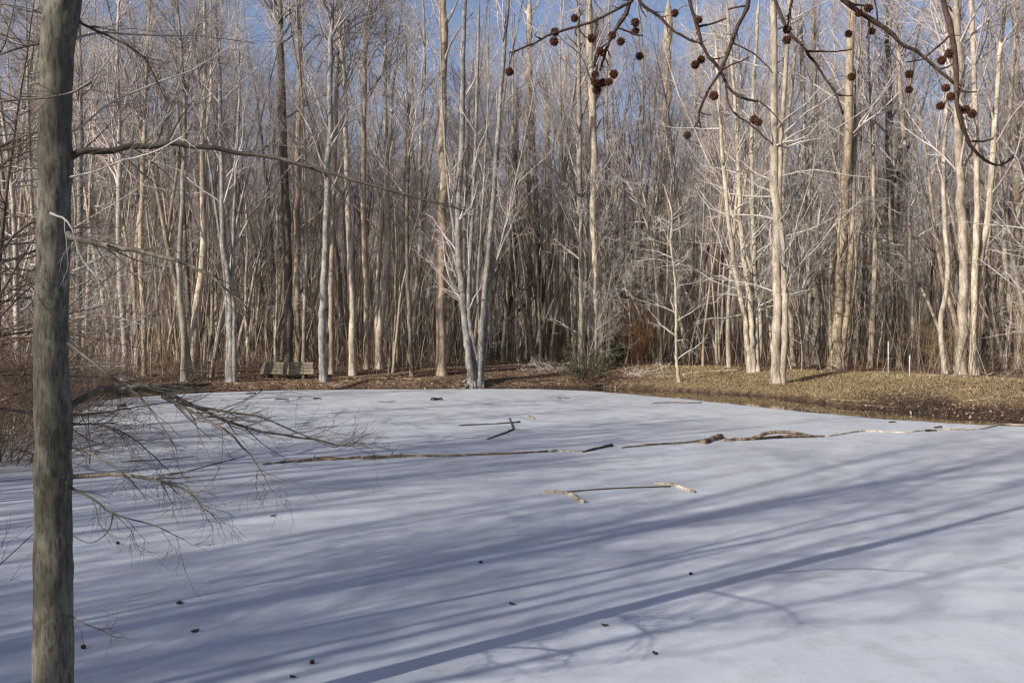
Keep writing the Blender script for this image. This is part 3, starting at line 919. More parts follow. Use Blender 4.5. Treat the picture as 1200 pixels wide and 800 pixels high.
limb(near_tree, off, [(75, 562), (90, 558), (150, 558), (200, 567), (224, 580), (238, 600)], NY, 6, 2, bm_, rg, -.1, 16, 7, (13, 2), l2=.28, up=-.04, l3=.13, t0=.5)
limb(near_tree, off, [(76, 568), (92, 576), (112, 587), (130, 602), (180, 616), (214, 632)], NY, 3.4, 1, dk, rg, -.2, 16, 6, (9, 2), l2=.26, up=-.06, l3=.14)
limb(near_tree, off, [(131, 602), (128, 618), (116, 632), (100, 636), (84, 628)], NY - .1, 1.8, 1, dk, rg, 0, 12, 5)
limb(near_tree, off, [(76, 497), (100, 496), (130, 501), (160, 517), (185, 540), (198, 552)], NY, 3.4, 1, dk, rg, .2, 14, 6, (14, 2), l2=.26, up=-.03, l3=.16)
limb(near_tree, off, [(76, 524), (100, 528), (125, 543), (150, 560), (172, 587)], NY, 2.6, 1, dk, rg, -.2, 12, 6, (10, 2), l2=.24, up=-.03, l3=.14)
limb(near_tree, off, [(85, 20), (105, 33), (135, 46), (163, 62), (180, 84), (190, 108), (197, 120)], NY, 4, 1.2, dk, rg, .2, 18, 6, (12, 2), l2=.3, up=.0, l3=.14)
limb(near_tree, off, [(80, 402), (110, 425), (135, 445), (160, 462), (190, 500), (207, 528)], NY - .2, 4, 1.2, dk, rg, -.3, 16, 6, (10, 1), l2=.26, up=-.02, l3=.14)
limb(near_tree, off, [(78, 720), (95, 730), (120, 740), (128, 742)], NY, 2.2, .8, dk, rg, -.1, 10, 5, (7, 1), l2=.12, up=.0, l3=.07)
limb(near_tree, off, [(50, 262), (36, 262), (15, 278), (0, 300), (-20, 330)], NY, 4, 1.5, dk, rg, -.2, 12, 6, (8, 1), l2=.3, up=.03, l3=.16)
limb(near_tree, off, [(52, 50), (30, 56), (5, 64), (-30, 72)], NY, 3.4, 1.6, dk, rg, .2, 12, 6, (8, 1), l2=.3, up=.03, l3=.16)
limb(near_tree, off, [(108, 97), (88, 108), (66, 114), (30, 117), (0, 121), (-30, 128)], NY - .35, 3, 1.4, dk, rg, 0, 12, 6, (6, 1), l2=.25, up=.02, l3=.14)
limb(near_tree, off, [(75, 158), (95, 150), (130, 122), (180, 100), (230, 82), (262, 62), (290, 48)], NY, 3.4, 1, M['twig_pale'], rg, .4, 18, 6, (12, 2), l2=.4, up=.02, l3=.2)
limb(near_tree, off, [(72, 210), (110, 202), (140, 190), (185, 177), (215, 160)], NY, 2.6, 1, M['twig_pale'], rg, -.3, 14, 6, (10, 2), l2=.3, up=.02, l3=.18)
limb(near_tree, off, [(60, 250), (82, 262), (95, 300), (118, 330), (130, 348)], NY - .3, 2.6, 1.2, M['twig_pale'], rg, -.2, 14, 6, (5, 1), l2=.25, up=.0, l3=.14)
limb(near_tree, off, [(80, 50), (120, 40), (180, 43), (240, 44), (300, 52)], NY, 3.5, 1.2, M['twig_pale'], rg, 1.0, 16, 6, (14, 2), l2=.5, up=.02, l3=.25)
# upper crown above the frame
up_p = sp_[None, 40:]; up_r = wi[None, 40:]
mb = MB(); crown_on(mb, up_p, up_r, rg, t0=.25, t1=.98, n1=7, l1=1.5, a1=(.5, .9), n2=6, n3=4, n4=0, twig=.0025, rcap=.011)
mb.build('crown', M['twig_brown'], near_tree)

# trees of the left shore with dense sideways twigs, between the near trunk and the far woods
def spreading(px, Y, H, w, label, seed, l1=3.0, mat='bark_grey', tw='twig_mauve', n1=46, lean=(0, 0), name='bare_tree'):
    rg = rgs(600 + seed)
    x = (px - 600) / F * Y
    b = np.array([x, Y, gz(x, Y) - .06])
    root = empty(name, tuple(b), label, 'tree', GRP)
    n = 20
    p = grow(np.zeros((1, 3)), norm(np.array([[lean[0], lean[1], 1.]])), np.array([H]), n, .03, .02, rg)
    r = trunk_rad(n, w / 2, .4)[None]
    mt = MB(); mt.tubes(p, r, 11); mt.build('trunk', M[mat], root)
    mc = MB()
    crown_on(mc, p, r, rg, t0=.10, n1=n1, l1=l1, a1=(1.0, 1.55), l1top=.4, n2=9, l2=.42, a2=(.5, 1.0), n3=6, l3=.45, n4=1, trop=.0, flat=.55, wob=.13, twig=.0036, rcap=.028)
    mc.build('crown', M[tw], root)
    taken.append((x, Y, .5))
spreading(-40, 13.5, 10, .16, 'bushy tree with dense sideways twigs reaching in from the left edge', 1, 3.2, 'bark_dark', 'twig_brown', 50)
spreading(20, 20.5, 11, .17, 'twiggy spreading tree right behind the big near trunk', 2, 3.6, 'bark_grey', 'twig_mauve', 60)
spreading(-10, 17.2, 9, .13, 'twiggy tree over the brown thicket at the left edge', 3, 3.2, 'bark_dark', 'twig_brown', 60)
spreading(48, 26.5, 13, .2, 'spreading tree with pale sideways twigs left of the dark shore log', 4, 3.8, 'bark_grey', 'twig_pale', 60)

spreading(1236, 29.0, 12, .2, 'pale twigs crossing diagonally into view at the right edge', 5, 4.6, 'bark_pale', 'twig_pale', 46)

# ------------------------------------------------------------------ the overhanging sweetgum
SY = 3.7
gx0, gy0 = 3.3, -1.6
g0 = np.array([gx0, gy0, gz(gx0, gy0) - .05])
gum = empty('sweetgum_tree', tuple(g0), 'dark hanging twigs with spiky brown seed balls across the upper right', 'tree', 'trees on the near bank')
rg = rgs(700)
off = g0
n = 20
gp = np.array([[0, 0, 0], [.05, .0, 1.5], [.1, .1, 3.], [.05, .15, 5], [.15, .1, 8], [.1, .2, 11], [.1, .2, 14]])
gp_s = spline(gp, 26)
gr = np.linspace(.17, .02, 26)
mb = MB(); mb.tubes(gp_s, gr, 16); mb.build('trunk', M['bark_grey'], gum)
mb = MB(); crown_on(mb, gp_s[None], gr[None], rg, t0=.5, n1=24, l1=2.6, n2=6, n3=4, twig=.003, rcap=.03)
mb.build('crown', M['twig_brown'], gum)
# the limbs that carry the hanging twigs
main1 = np.array([g0 + (.1, .15, 3.2), (2.6, 1.2, 4.6), (1.6, 2.8, 4.75), (1.0, SY, 4.35), P(878, -70, SY)])
main2 = np.array([g0 + (.05, .1, 3.9), (3.0, 1.0, 5.1), (2.3, 2.8, 4.9), P(1090, -110, SY + .1)])
main3 = np.array([(1.0, SY, 4.35), P(820, -150, SY), P(770, -80, SY), P(743, -30, SY)])
main4 = np.array([(1.6, 2.8, 4.75), (1.45, 3.4, 4.3), P(985, -60, SY), P(975, -20, SY)])
def gum_limb(path3, r0, r1, n=18):
    s = spline(np.array(path3), n) - off
    mb = MB(); mb.tubes(s, np.linspace(r0, r1, n), 8); mb.build('branch', M['bark_sweetgum'], gum)
gum_limb(main1, .03, .011); gum_limb(main2, .026, .013); gum_limb(main3, .016, .0105); gum_limb(main4, .022, .012)
def px_of(q): return 600 + q[0] / q[1] * F, HZ - (q[2] - EYE) / q[1] * F
hang = []     # pixel polylines with widths (photograph px)
H_ = [
 ([(743, -30), (740, 0), (732, 7), (700, 24), (674, 33), (645, 42), (620, 55), (597, 63)], 4.5, 2.2),
 ([(743, -30), (735, 12), (725, 29), (717, 43), (711, 56), (707, 70), (703, 83)], 6, 2.6),
 ([(742, -14), (752, 7), (770, 19), (787, 36), (806, 47), (822, 53)], 4.5, 2.4),
 ([(800, -60), (807, 0), (815, 29), (825, 60), (843, 83), (853, 103), (868, 115), (887, 120)], 5.5, 2.8),
 ([(878, -70), (877, 0), (862, 36), (852, 62), (843, 84), (830, 107), (820, 128), (818, 138), (821, 151)], 6, 2.2),
 ([(890, -50), (905, -4), (921, 35), (936, 52), (945, 63), (955, 76), (967, 94), (978, 110), (987, 135)], 4, 2.4),
 ([(975, -20), (985, 0), (1010, 18), (1040, 38), (1054, 52), (1073, 62), (1095, 80), (1117, 100)], 7, 3.2),
 ([(1090, -110), (1103, 0), (1111, 28), (1117, 60), (1119, 100), (1121, 130), (1128, 152), (1137, 172), (1150, 186), (1166, 194), (1178, 191), (1187, 182)], 7.5, 2.6),
 ([(929, -60), (927, 0), (923, 18), (922, 34)], 4, 2.2),
 ([(711, 52), (703, 58), (700, 68), (697, 80)], 2, 1.4),
 ([(720, 33), (735, 38), (744, 42), (753, 43)], 2.6, 1.8),
 ([(677, 32), (681, 40), (687, 45), (692, 46)], 2.2, 1.4),
 ([(711, 60), (716, 69)], 2, 1.2), ([(708, 68), (713, 78)], 2, 1.2),
 ([(749, 6), (752, 14), (757, 22)], 2.2, 1.2),
 ([(817, 33), (830, 30), (840, 27), (850, 23)], 3, 2),
 ([(828, 68), (836, 71), (848, 68)], 2.2, 1.4),
 ([(845, 83), (858, 76), (869, 73), (877, 68)], 2.6, 1.6),
 ([(820, 132), (826, 135), (833, 136)], 2, 1.2),
 ([(850, 98), (851, 113), (857, 130), (872, 142), (885, 152), (897, 163), (905, 170)], 2.6, 1.6),
 ([(886, 118), (902, 130), (914, 145), (917, 158), (914, 172)], 1.8, 1.2),
 ([(858, 52), (880, 62), (898, 78), (905, 87)], 2, 1.2),
 ([(874, 8), (862, 10), (852, 13)], 3, 1.8),
 ([(945, 61), (965, 62), (985, 61), (997, 59)], 2.8, 1.6),
 ([(977, 112), (988, 113), (998, 113)], 2.4, 1.4),
 ([(990, 3), (1000, 7), (1010, 8), (1020, 9)], 3, 1.8),
 ([(1022, -10), (1025, 10), (1027, 28)], 2.6, 1.5),
 ([(1015, 22), (1018, 34), (1014, 46)], 2.2, 1.4),
 ([(1114, 40), (1104, 50), (1090, 62), (1076, 72), (1060, 74)], 3.4, 1.6),
 ([(1098, 82), (1108, 80), (1115, 76)], 2.6, 1.6),
 ([(1119, 104), (1128, 108), (1144, 109)], 2.8, 1.4),
 ([(1118, 112), (1110, 118), (1101, 125)], 2.4, 1.4),
 ([(1121, 124), (1125, 127), (1130, 129)], 2, 1.4),
 ([(1138, 166), (1150, 166), (1163, 163)], 3, 1.6),
 ([(1138, 174), (1136, 183), (1130, 190)], 2.6, 1.4),
 ([(1110, 9), (1114, 15)], 2.4, 1.6),
]
att = []
hb = MB()
first_eight = 9
for i, (path, w0, w1) in enumerate(H_):
    dep = SY + [0, .12, -.1, .05, -.05, .2, .1, -.1, .1][i] * (1 if i < 9 else 0) if i < 9 else None
    if dep is None:
        # a side twig: take the depth of the hanging twig it leaves
        best = min(range(9), key=lambda j: min(math.hypot(path[0][0] - q[0], path[0][1] - q[1]) for q in H_[j][0]))
        dep = SY + [0, .12, -.1, .05, -.05, .2, .1, -.1, .1][best]
    pts = np.array([P(a, b, dep) for a, b in path])
    nn = max(6, len(path) * 3)
    s = spline(pts, nn)
    s[1:-1] += rg.normal(size=(nn - 2, 3)) * .0011
    rr = np.linspace(w0, w1, nn) / 2 / F * dep * (1 + .10 * rg.normal(size=nn))
    # knotty spurs
    att.append((s, rr))
    if i < 9:
        mb = MB()
        mb.tubes(s - off, rr, 8, cap=True)
        nb = int(nn * .8)
        bb = np.zeros(nb, int); t = rg.uniform(.1, .98, nb)
        p, tg, r = interp_path((s - off)[None], rr[None], bb, t)
        d = side_dirs(tg, rg.uniform(.7, 1.2, nb), rg)
        q = grow(p, d, rg.uniform(.012, .045, nb), 3, .1, 0, rg)
        mb.tubes(q, np.full((nb, 1), .0022) * np.array([[1, .9, .6]]), 5)
        mb.build('twig', M['bark_sweetgum'], gum)
    else:
        mb = MB(); mb.tubes(s - off, rr, 6, cap=True); mb.build('twig', M['bark_sweetgum'], gum)
BALLS = [(673, 23), (650, 39), (649, 50), (597, 85), (693, 46), (717, 43), (727, 50), (744, 28), (744, 38), (703, 61), (749, 67), (697, 88), (697, 97), (699, 106),
         (706, 98), (713, 97), (719, 88), (790, 17), (818, 25), (821, 71), (814, 77), (836, 113), (805, 159), (883, 141), (888, 144), (921, 36), (921, 48), (993, 41),
         (1005, 17), (1016, 11), (1020, 38), (997, 91), (1064, 88), (1064, 106), (1102, 72), (1111, 64), (1107, 104), (1113, 114), (1101, 125), (1130, 129), (1138, 134)]
def ball_mesh(seed):
    import bmesh
    bm = bmesh.new()
    bmesh.ops.create_icosphere(bm, subdivisions=2, radius=.0135)
    rgb = rgs(seed)
    fs = list(bm.faces)
    rgb.shuffle(fs)
    for f in fs[:]:
        c = f.calc_center_median(); nrm = c.normalized()
        r = bmesh.ops.poke(bm, faces=[f])
        v = r['verts'][0]
        v.co = c + nrm * rgb.uniform(.0035, .0085) + __import__('mathutils').Vector(rgb.normal(size=3) * .0008)
    me = bpy.data.meshes.new('seed_ball'); bm.to_mesh(me); bm.free()
    me.materials.append(M['seed_ball'])
    return me
ball_me = [ball_mesh(900 + i) for i in range(3)]
all_s = np.concatenate([a for a, _ in att[:9]])
all_px = np.array([px_of(q) for q in all_s])
stem = MB()
for i, (px, py) in enumerate(BALLS):
    # hangs on a thin stalk from the nearest twig point above it
    dist = np.hypot(all_px[:, 0] - px, (all_px[:, 1] - py) * np.where(all_px[:, 1] < py - 3, .6, 1.8))
    j = int(np.argmin(dist)); a = all_s[j]
    Yb = a[1] + rg.uniform(-.03, .03)
    c = P(px, py, Yb)
    mid = a * .5 + c * .5 + np.array([0, 0, .012])
    s = spline(np.array([a, mid, c]), 7) - off
    o = bpy.data.objects.new('seed_ball', ball_me[i % 3]); COL.objects.link(o)
    o.parent = gum; o.location = c - off
    o.rotation_euler = tuple(rg.uniform(0, 6.28, 3)); s_ = rg.uniform(.88, 1.12); o.scale = (s_, s_, s_)
    stem = MB(); stem.tubes(s, np.full(7, .0011), 5)
    st_ = stem.build('stalk', M['bark_sweetgum'], o)
    st_.matrix_parent_inverse = o.matrix_basis.inverted()

# ------------------------------------------------------------------ shrubs
def shrub(name, loc, label, H, W, n1, mat, seed, n2=6, n3=5, twig=.003, r=.008, spread=.55, trop=.02, leaf=None, nleaf=0, leafs=.05, group='shrubs at the pond edge', up=0.0, cat='shrub'):
    rg = rgs(800 + seed)
    root = empty(name, tuple(loc), label, cat, group)
    mb = MB()
    st = np.stack([rg.normal(size=n1) * W * .18, rg.normal(size=n1) * W * .18, np.full(n1, -.05)], -1)
    d = norm(np.stack([rg.normal(size=n1) * spread, rg.normal(size=n1) * spread, np.ones(n1)], -1))
    L = H * rg.uniform(.55, 1.1, n1)
    P1 = grow(st, d, L, 7, .14, trop, rg); R1 = np.full((n1, 1), r) * np.linspace(1, .35, 7)[None]
    mb.tubes(P1, R1, 4)
    b2 = np.repeat(np.arange(n1), n2); t2 = rg.uniform(.15, 1, len(b2))
    p, tg, rr = interp_path(P1, R1, b2, t2)
    P2 = grow(p, side_dirs(tg, rg.uniform(.4, 1.0, len(b2)), rg), H * rg.uniform(.15, .42, len(b2)), 5, .16, trop, rg)
    R2 = np.full((len(b2), 1), twig * 1.3) * np.linspace(1, .5, 5)[None]
    mb.tubes(P2, R2, 3)
    b3 = np.repeat(np.arange(len(b2)), n3); t3 = rg.uniform(.15, 1, len(b3))
    p, tg, rr = interp_path(P2, R2, b3, t3)
    P3 = grow(p, side_dirs(tg, rg.uniform(.4, 1.0, len(b3)), rg), H * rg.uniform(.05, .18, len(b3)), 3, .16, trop, rg)
    mb.tubes(P3, np.full((len(b3), 1), twig) * np.array([[1, .8, .5]]), 3)
    mb.build('stems', mat, root)
    if leaf:
        b = rg.integers(0, len(b3), nleaf); t = rg.uniform(.1, 1, nleaf)
        p, tg, _ = interp_path(P3, np.full((len(b3), 3), .01), b, t)
        leaves_at(p, rg, leafs, leaf, root)
    return root

def leaves_at(p, rg, size, mat, parent, name='foliage'):
    m = len(p)
    a = norm(rg.normal(size=(m, 3)) + np.array([0, 0, .2])); q = rg.normal(size=(m, 3))
    b = norm(np.cross(a, q)); c = np.cross(a, b)
    s = size * rg.uniform(.6, 1.3, (m, 1))
    v = np.stack([p, p + a * s * .5 + b * s * .26, p + a * s * 1.0 + c * s * .12, p + a * s * .5 - b * s * .26], 1)
    mb = MB(); mb.raw(v.reshape(-1, 3), f4=np.arange(m * 4).reshape(m, 4))
    return mb.build(name, mat, parent, smooth=False)

def gpt(px, py, **k): return base_at(px, py, **k)
def shore(px, Y):
    x = (px - 600) / F * Y
    return np.array([x, Y, gz(x, Y)])

b = gpt(690, 447); shrub('leafy_bush', b, 'dark leafy green bush at the foot of the stout pale trunk', 1.5, 2.0, 26, M['twig_brown'], 1, leaf=M['leaf_green'], nleaf=1300, leafs=.085, spread=.7)
b = gpt(722, 428); shrub('evergreen_bush', b, 'small bright green bush between the pale trunk and the rusty bush', 1.15, 1.0, 10, M['twig_brown'], 2, leaf=M['leaf_bright'], nleaf=560, leafs=.11, spread=.45)
b = gpt(746, 428); shrub('rusty_bush', b, 'rusty brown dead bush behind the grassy bank', 2.6, 1.6, 34, M['rusty'], 3, 8, 6, twig=.0045, spread=.32)
b = gpt(760, 440); shrub('brush_heap', b, 'low tangle of grey twigs on the bank under the thick tan trunk', .7, 2.6, 26, M['twig_mauve'], 4, 5, 4, spread=1.6, trop=-.05)
b = gpt(1095, 432); shrub('straw_bush', b, 'yellowish straw coloured bush left of the stout blotched trunk', 2.4, 1.4, 30, M['straw'], 5, 7, 5, twig=.0035, spread=.3)
b = gpt(1012, 434); shrub('red_bush', b, 'small reddish bush left of the first thin stake', .8, 1.0, 14, M['rusty'], 6, spread=.8)
b = gpt(655, 436); shrub('brush_heap', b, 'pale tangle of brush at the right side of the clearing', 1.1, 2.4, 26, M['twig_pale'], 7, 5, 4, spread=1.3, trop=-.05, twig=.0035)
b = gpt(300, 440); shrub('brown_bush', b, 'brown twiggy bush at the left end of the bench', 1.5, 1.8, 26, M['twig_brown'], 8, spread=.6)
b = gpt(232, 445); shrub('brown_bush', b, 'brown twiggy bush behind the right end of the dark shore log', 1.3, 2.2, 26, M['twig_brown'], 9, spread=.7)
b = gpt(120, 447); shrub('brown_bush', b, 'brown twiggy bush behind the left end of the dark shore log', 1.5, 2.4, 28, M['twig_brown'], 10, spread=.7)
thk = [(8, 15.6, 2.3, 'nearest dark brown thicket overhanging the ice at the left edge'), (-12, 17.5, 3.0, 'tall brown twig thicket at the left edge'),
       (22, 19.3, 2.4, 'brown twig thicket just left of the big near trunk'), (30, 23.0, 2.6, 'brown twig thicket behind the big near trunk'),
       (52, 27.5, 2.2, 'low brown thicket on the left shore beside the dim trunk')]
for i, (px, Y, H, lab) in enumerate(thk):
    s = shore(px - 10, Y)
    shrub('thicket_shrub', s, lab, H, 2.6, 46, M['twig_brown'], 20 + i, 8, 7, twig=.0036, r=.011, spread=.75, trop=.0)
# the leafless shrub close to the viewer at the lower left
nb = np.array([-3.35, 5.25, gz(-3.35, 5.25)])
sh = shrub('twig_shrub', nb, 'sparse leafless shrub low at the left edge beside the near trunk', 1.5, .6, 9, M['bark_dark'], 30, 4, 3, twig=.0014, r=.008, spread=.42)
nb2 = np.array([-3.1, 6.05, 0]); nb2[2] = gz(nb2[0], nb2[1])
# thin stalks at the foot of the trunk
shrub('grass_tuft', np.array([-2.28, 5.05, gz(-2.28, 5.05)]), 'few dry stalks at the foot of the big near trunk', .55, .35, 9, M['straw'], 31, 1, 1, twig=.0012, r=.002, spread=.3, cat='dry grass')

# ------------------------------------------------------------------ bench
bb = gpt(336, 444)
bb = np.array([bb[0], bb[1], gz(bb[0], bb[1])])
bench = empty('bench', tuple(bb), 'weathered plank bench on the far shore below the thick dark trunk', 'bench')
bench.rotation_euler = (0, 0, R(-4))
pxm = bb[1] / F
W = 64 * pxm
def plank(name, c, s, rx, mat=M['bench_wood']):
    import bmesh
    bm = bmesh.new(); bmesh.ops.create_cube(bm, size=1)
    for v_ in bm.verts: v_.co = (v_.co.x * s[0], v_.co.y * s[1], v_.co.z * s[2])
    bmesh.ops.bevel(bm, geom=list(bm.edges), offset=.006, segments=2, affect='EDGES')
    me = bpy.data.meshes.new(name); bm.to_mesh(me); bm.free(); me.materials.append(mat)
    o = bpy.data.objects.new(name, me); COL.objects.link(o); o.parent = bench
    o.location = c; o.rotation_euler = rx
    return o
for i in range(4):                                   # backrest planks, facing the pond
    z = .17 + i * .120
    plank('backrest_plank', (.02 * ((i % 2) - .5) - .02 * i, .03 + .018 * i, z + .06), (W, .035, .110), (R(-9), 0, R(.3) * (i - 1.5)))
for i in range(3):
    plank('seat_plank', (-.03, .17 + i * .135, .36), (W * .98, .125, .04), (0, 0, 0))
for sx in (-.36, .30):
    plank('leg', (W * sx, .10, .13), (.10, .09, .36), (R(-6), 0, 0), M['wet_wood'])
    plank('leg', (W * sx, .46, .14), (.10, .09, .38), (0, 0, 0), M['wet_wood'])
    plank('back_post', (W * sx, .095, .40), (.08, .05, .46), (R(-9), 0, 0), M['wet_wood'])

# ------------------------------------------------------------------ stakes
for (px, pt, pb, lab) in ((1041, 401, 440, 'first thin pale stake on the right bank, left of the whitish slender trunk'),
                          (1066, 417, 443, 'shorter thin pale stake in front of the whitish slender trunk')):
    q = gpt(px, pb)
    h = (pb - pt) / F * q[1]
    root = empty('stake', tuple(q), lab, 'stake', 'thin stakes on the right bank')
    mb = MB(); mb.tubes([(0, 0, -.2), (.004, 0, h * .5), (.0, 0, h)], [.018, .017, .017], 8, cap=True); mb.build('post', M['stake'], root)
    mb = MB(); mb.tubes([(0, 0, h - .01), (0, 0, h + .018)], [.022, .02], 8, cap=True); mb.build('cap', M['stake'], root)

# ------------------------------------------------------------------ wood on the ice
def log(path, w0, w1, mat, label, name='stick', rg=None, z=None, wmid=None, knots=.12, stubs=3, k=9, group='sticks and logs lying on the ice', cat=None, hump=None, forks=()):
    """a stick or log lying on the ice along photograph pixels"""
    rg = rg or rgs(int(path[0][0]) + int(path[0][1]) * 3)
    q = np.array([ICE(a, b) for a, b in path])
    n = max(14, len(path) * 5)
    s = spline(q, n)
    t = np.linspace(0, 1, n)
    Ym = s[:, 1]
    wid = np.interp(t, [0, .5, 1], [w0, wmid if wmid else (w0 + w1) / 2, w1]) / 2 / F * Ym
    kn = rg.normal(size=n + 4); kn = (kn[:-4] + 1.5 * kn[1:-3] + 2 * kn[2:-2] + 1.5 * kn[3:-1] + kn[4:]) / 3.4
    rr = wid * (1 + knots * kn) * .8
    rr = np.maximum(rr, .004)
    s[:, 2] += rr * .32
    if hump: s[:, 2] += np.interp(t, *hump)
    s[1:-1, :2] += rg.normal(size=(n - 2, 2)) * wid[1:-1, None] * .25
    c = s.mean(0); c[2] = 0
    mb = MB(); mb.tubes(s - c, rr, k, cap=True)
    if stubs:
        bb_ = np.zeros(stubs, int); tt = rg.uniform(.1, .9, stubs)
        p, tg, r = interp_path((s - c)[None], rr[None], bb_, tt)
        d = side_dirs(tg, rg.uniform(.6, 1.2, stubs), rg); d[:, 2] = np.abs(d[:, 2]) * .8 + .1
        L_ = rg.uniform(1.2, 3, stubs) * r
        mb.tubes(grow(p, norm(d), L_, 3, .1, 0, rg), (r * .4)[:, None] * np.array([[1, .8, .5]]), 5, cap=True)
    for fk in forks:
        fp = spline(np.array([P(a, b, float(np.interp(a, [path[0][0], path[-1][0]], [s[0, 1], s[-1, 1]]))) for a, b in fk[0]]), 14)
        mb.tubes(fp - c, np.linspace(fk[1], fk[2], 14) / 2 / F * fp[:, 1], 7, cap=True)
    o = mb.build(name, mat, loc=tuple(c))
    tag(o, label, cat or ('log' if name == 'log' else 'stick'), group)
    return o
D, Pa, We = M['dead_wood'], M['pale_wood'], M['wet_wood']
log([(307, 545), (325, 543), (345, 541)], 5, 5, D, 'short dark piece at the left tip of the long line of wood', 'log', stubs=1)
log([(346, 542), (365, 540), (400, 538.5), (422, 537)], 6, 6.5, D, 'knobbly log at the left end of the long line of wood', 'log', stubs=4, wmid=7, knots=.2)
log([(423, 538), (445, 537), (470, 535.5), (520, 535), (560, 533.5), (600, 532), (642, 529.5)], 7, 3.4, D, 'longest bark-stripped pole of the long line of wood', 'log', wmid=4.6, stubs=5)
log([(644, 530), (655, 528.5), (666, 529), (681, 529)], 4, 2.4, Pa, 'short pale knot of wood at the right tip of the longest pole', stubs=1, knots=.3)
log([(683, 530), (697, 527), (708, 524.5), (717, 523)], 4, 7, We, 'dark short log with a thick right end between two poles', 'log', stubs=1)
log([(727, 525.5), (750, 523), (775, 521), (800, 519.5), (822, 517.5)], 3, 5, D, 'grey tapering pole between the dark short log and the tan stump piece', stubs=2)
log([(823, 520), (833, 517), (845, 513)], 9, 9, D, 'stubby tan broken log piece standing out in the line of wood', 'log', stubs=1, knots=.2)
log([(848, 517), (870, 516), (895, 514.5), (925, 512.5), (950, 512), (966, 512)], 6, 4, D, 'tan log with an arched side limb right of the stubby piece', 'log', wmid=6.5, stubs=2,
    forks=(([(880, 515), (892, 510), (905, 506.5), (925, 506.5), (940, 508.5), (955, 511.5)], 5, 3),))
log([(967, 512), (988, 509), (1010, 505.5), (1035, 506), (1060, 507), (1085, 504.5), (1105, 504), (1130, 504)], 3, 3, Pa, 'long bleached wavy stick at the right end of the line of wood', stubs=4)
log([(1128, 504.5), (1150, 503), (1165, 500), (1176, 497.5), (1205, 498.5)], 3, 2.6, Pa, 'bleached stick running off the right edge over the open water', stubs=2)
log([(636, 577), (655, 577.5), (670, 581.5), (684, 589.5)], 5, 8, Pa, 'short bent bark-flecked branch at the left end of the lower sticks', stubs=1, wmid=7)
log([(660, 577.5), (695, 574.5), (730, 572.5), (760, 571.5), (786, 570.5)], 3, 3, We, 'thin dark rod joining the two lower bent branches', stubs=2)
log([(767, 567), (785, 568.5), (800, 572.5), (814, 577.5)], 6, 6, Pa, 'short pale peeled branch at the right end of the lower sticks', stubs=2)
log([(538, 499), (570, 497.5), (590, 496.5), (609, 495)], 2.4, 3.4, We, 'straight dark stick of the upper crossed pair', stubs=2)
log([(597, 490), (600, 498), (601, 503), (590, 508.5), (571, 515)], 2, 3.6, We, 'bent dark stick crossing the straight one', stubs=3)
log([(619, 488), (623, 489), (627, 491)], 3, 3, D, 'tiny wood chip right of the upper crossed sticks', stubs=0)
log([(140, 542), (170, 540), (200, 538), (226, 535)], 3, 2, D, 'thin straight pole on the ice behind the near drooping limb', stubs=1)
log([(196, 558), (225, 551), (255, 543), (286, 535)], 2.6, 1.8, D, 'slanting thin pole on the ice left of the long line of wood', stubs=1)
log([(137, 481), (145, 480), (153, 480)], 5, 5, D, 'flat wood slab on the ice near the dark shore log', stubs=0)
log([(139, 477), (143, 476), (146, 476)], 6, 5, We, 'dark small lump on the ice behind the flat wood slab', stubs=0)
log([(507, 469), (513, 468.6), (519, 468.6)], 6, 5, We, 'dark chunk on the far ice left of the leaning many-stemmed tree', 'chunk', stubs=0, knots=.3, cat='chunk')
log([(653, 467), (660, 467), (667, 467)], 3, 4, D, 'reddish flat piece on the far ice right of the leaning many-stemmed tree', 'chunk', stubs=0, cat='chunk')
log([(765, 472.5), (785, 472), (805, 472.5), (822, 472)], 2, 2.4, We, 'dark stick frozen in far ice before the grassy bank', stubs=2)
log([(442, 471), (452, 471.2), (463, 470.5)], 1.6, 1.6, We, 'short thin twig on the far ice right of the bench', stubs=2)
log([(1085, 505.5), (1091, 505.2), (1097, 505)], 5, 4, We, 'dark piece of bark lying under the bleached wavy stick', 'chunk', stubs=0, cat='chunk')
log([(1096, 501.8), (1099, 501.3), (1103, 501)], 4, 4, We, 'small dark clod just behind the bleached wavy stick', 'chunk', stubs=0, cat='chunk')
log([(1042, 495.3), (1046, 495), (1050, 495)], 3, 3, We, 'small dark clod on the ice by the open water', 'chunk', stubs=0, cat='chunk')
log([(368, 467.5), (371, 467), (375, 467)], 3.5, 3, D, 'orange-brown leaf lump on far ice below the bench', 'chunk', stubs=0, cat='chunk')
log([(288, 462), (293, 461.5), (299, 461.5)], 3, 3, We, 'dark lump on far ice left of the bench', 'chunk', stubs=0, cat='chunk')
log([(322, 468.5), (330, 468), (338, 468.2)], 2, 2, We, 'thin dark twig on far ice below the bench', stubs=1)

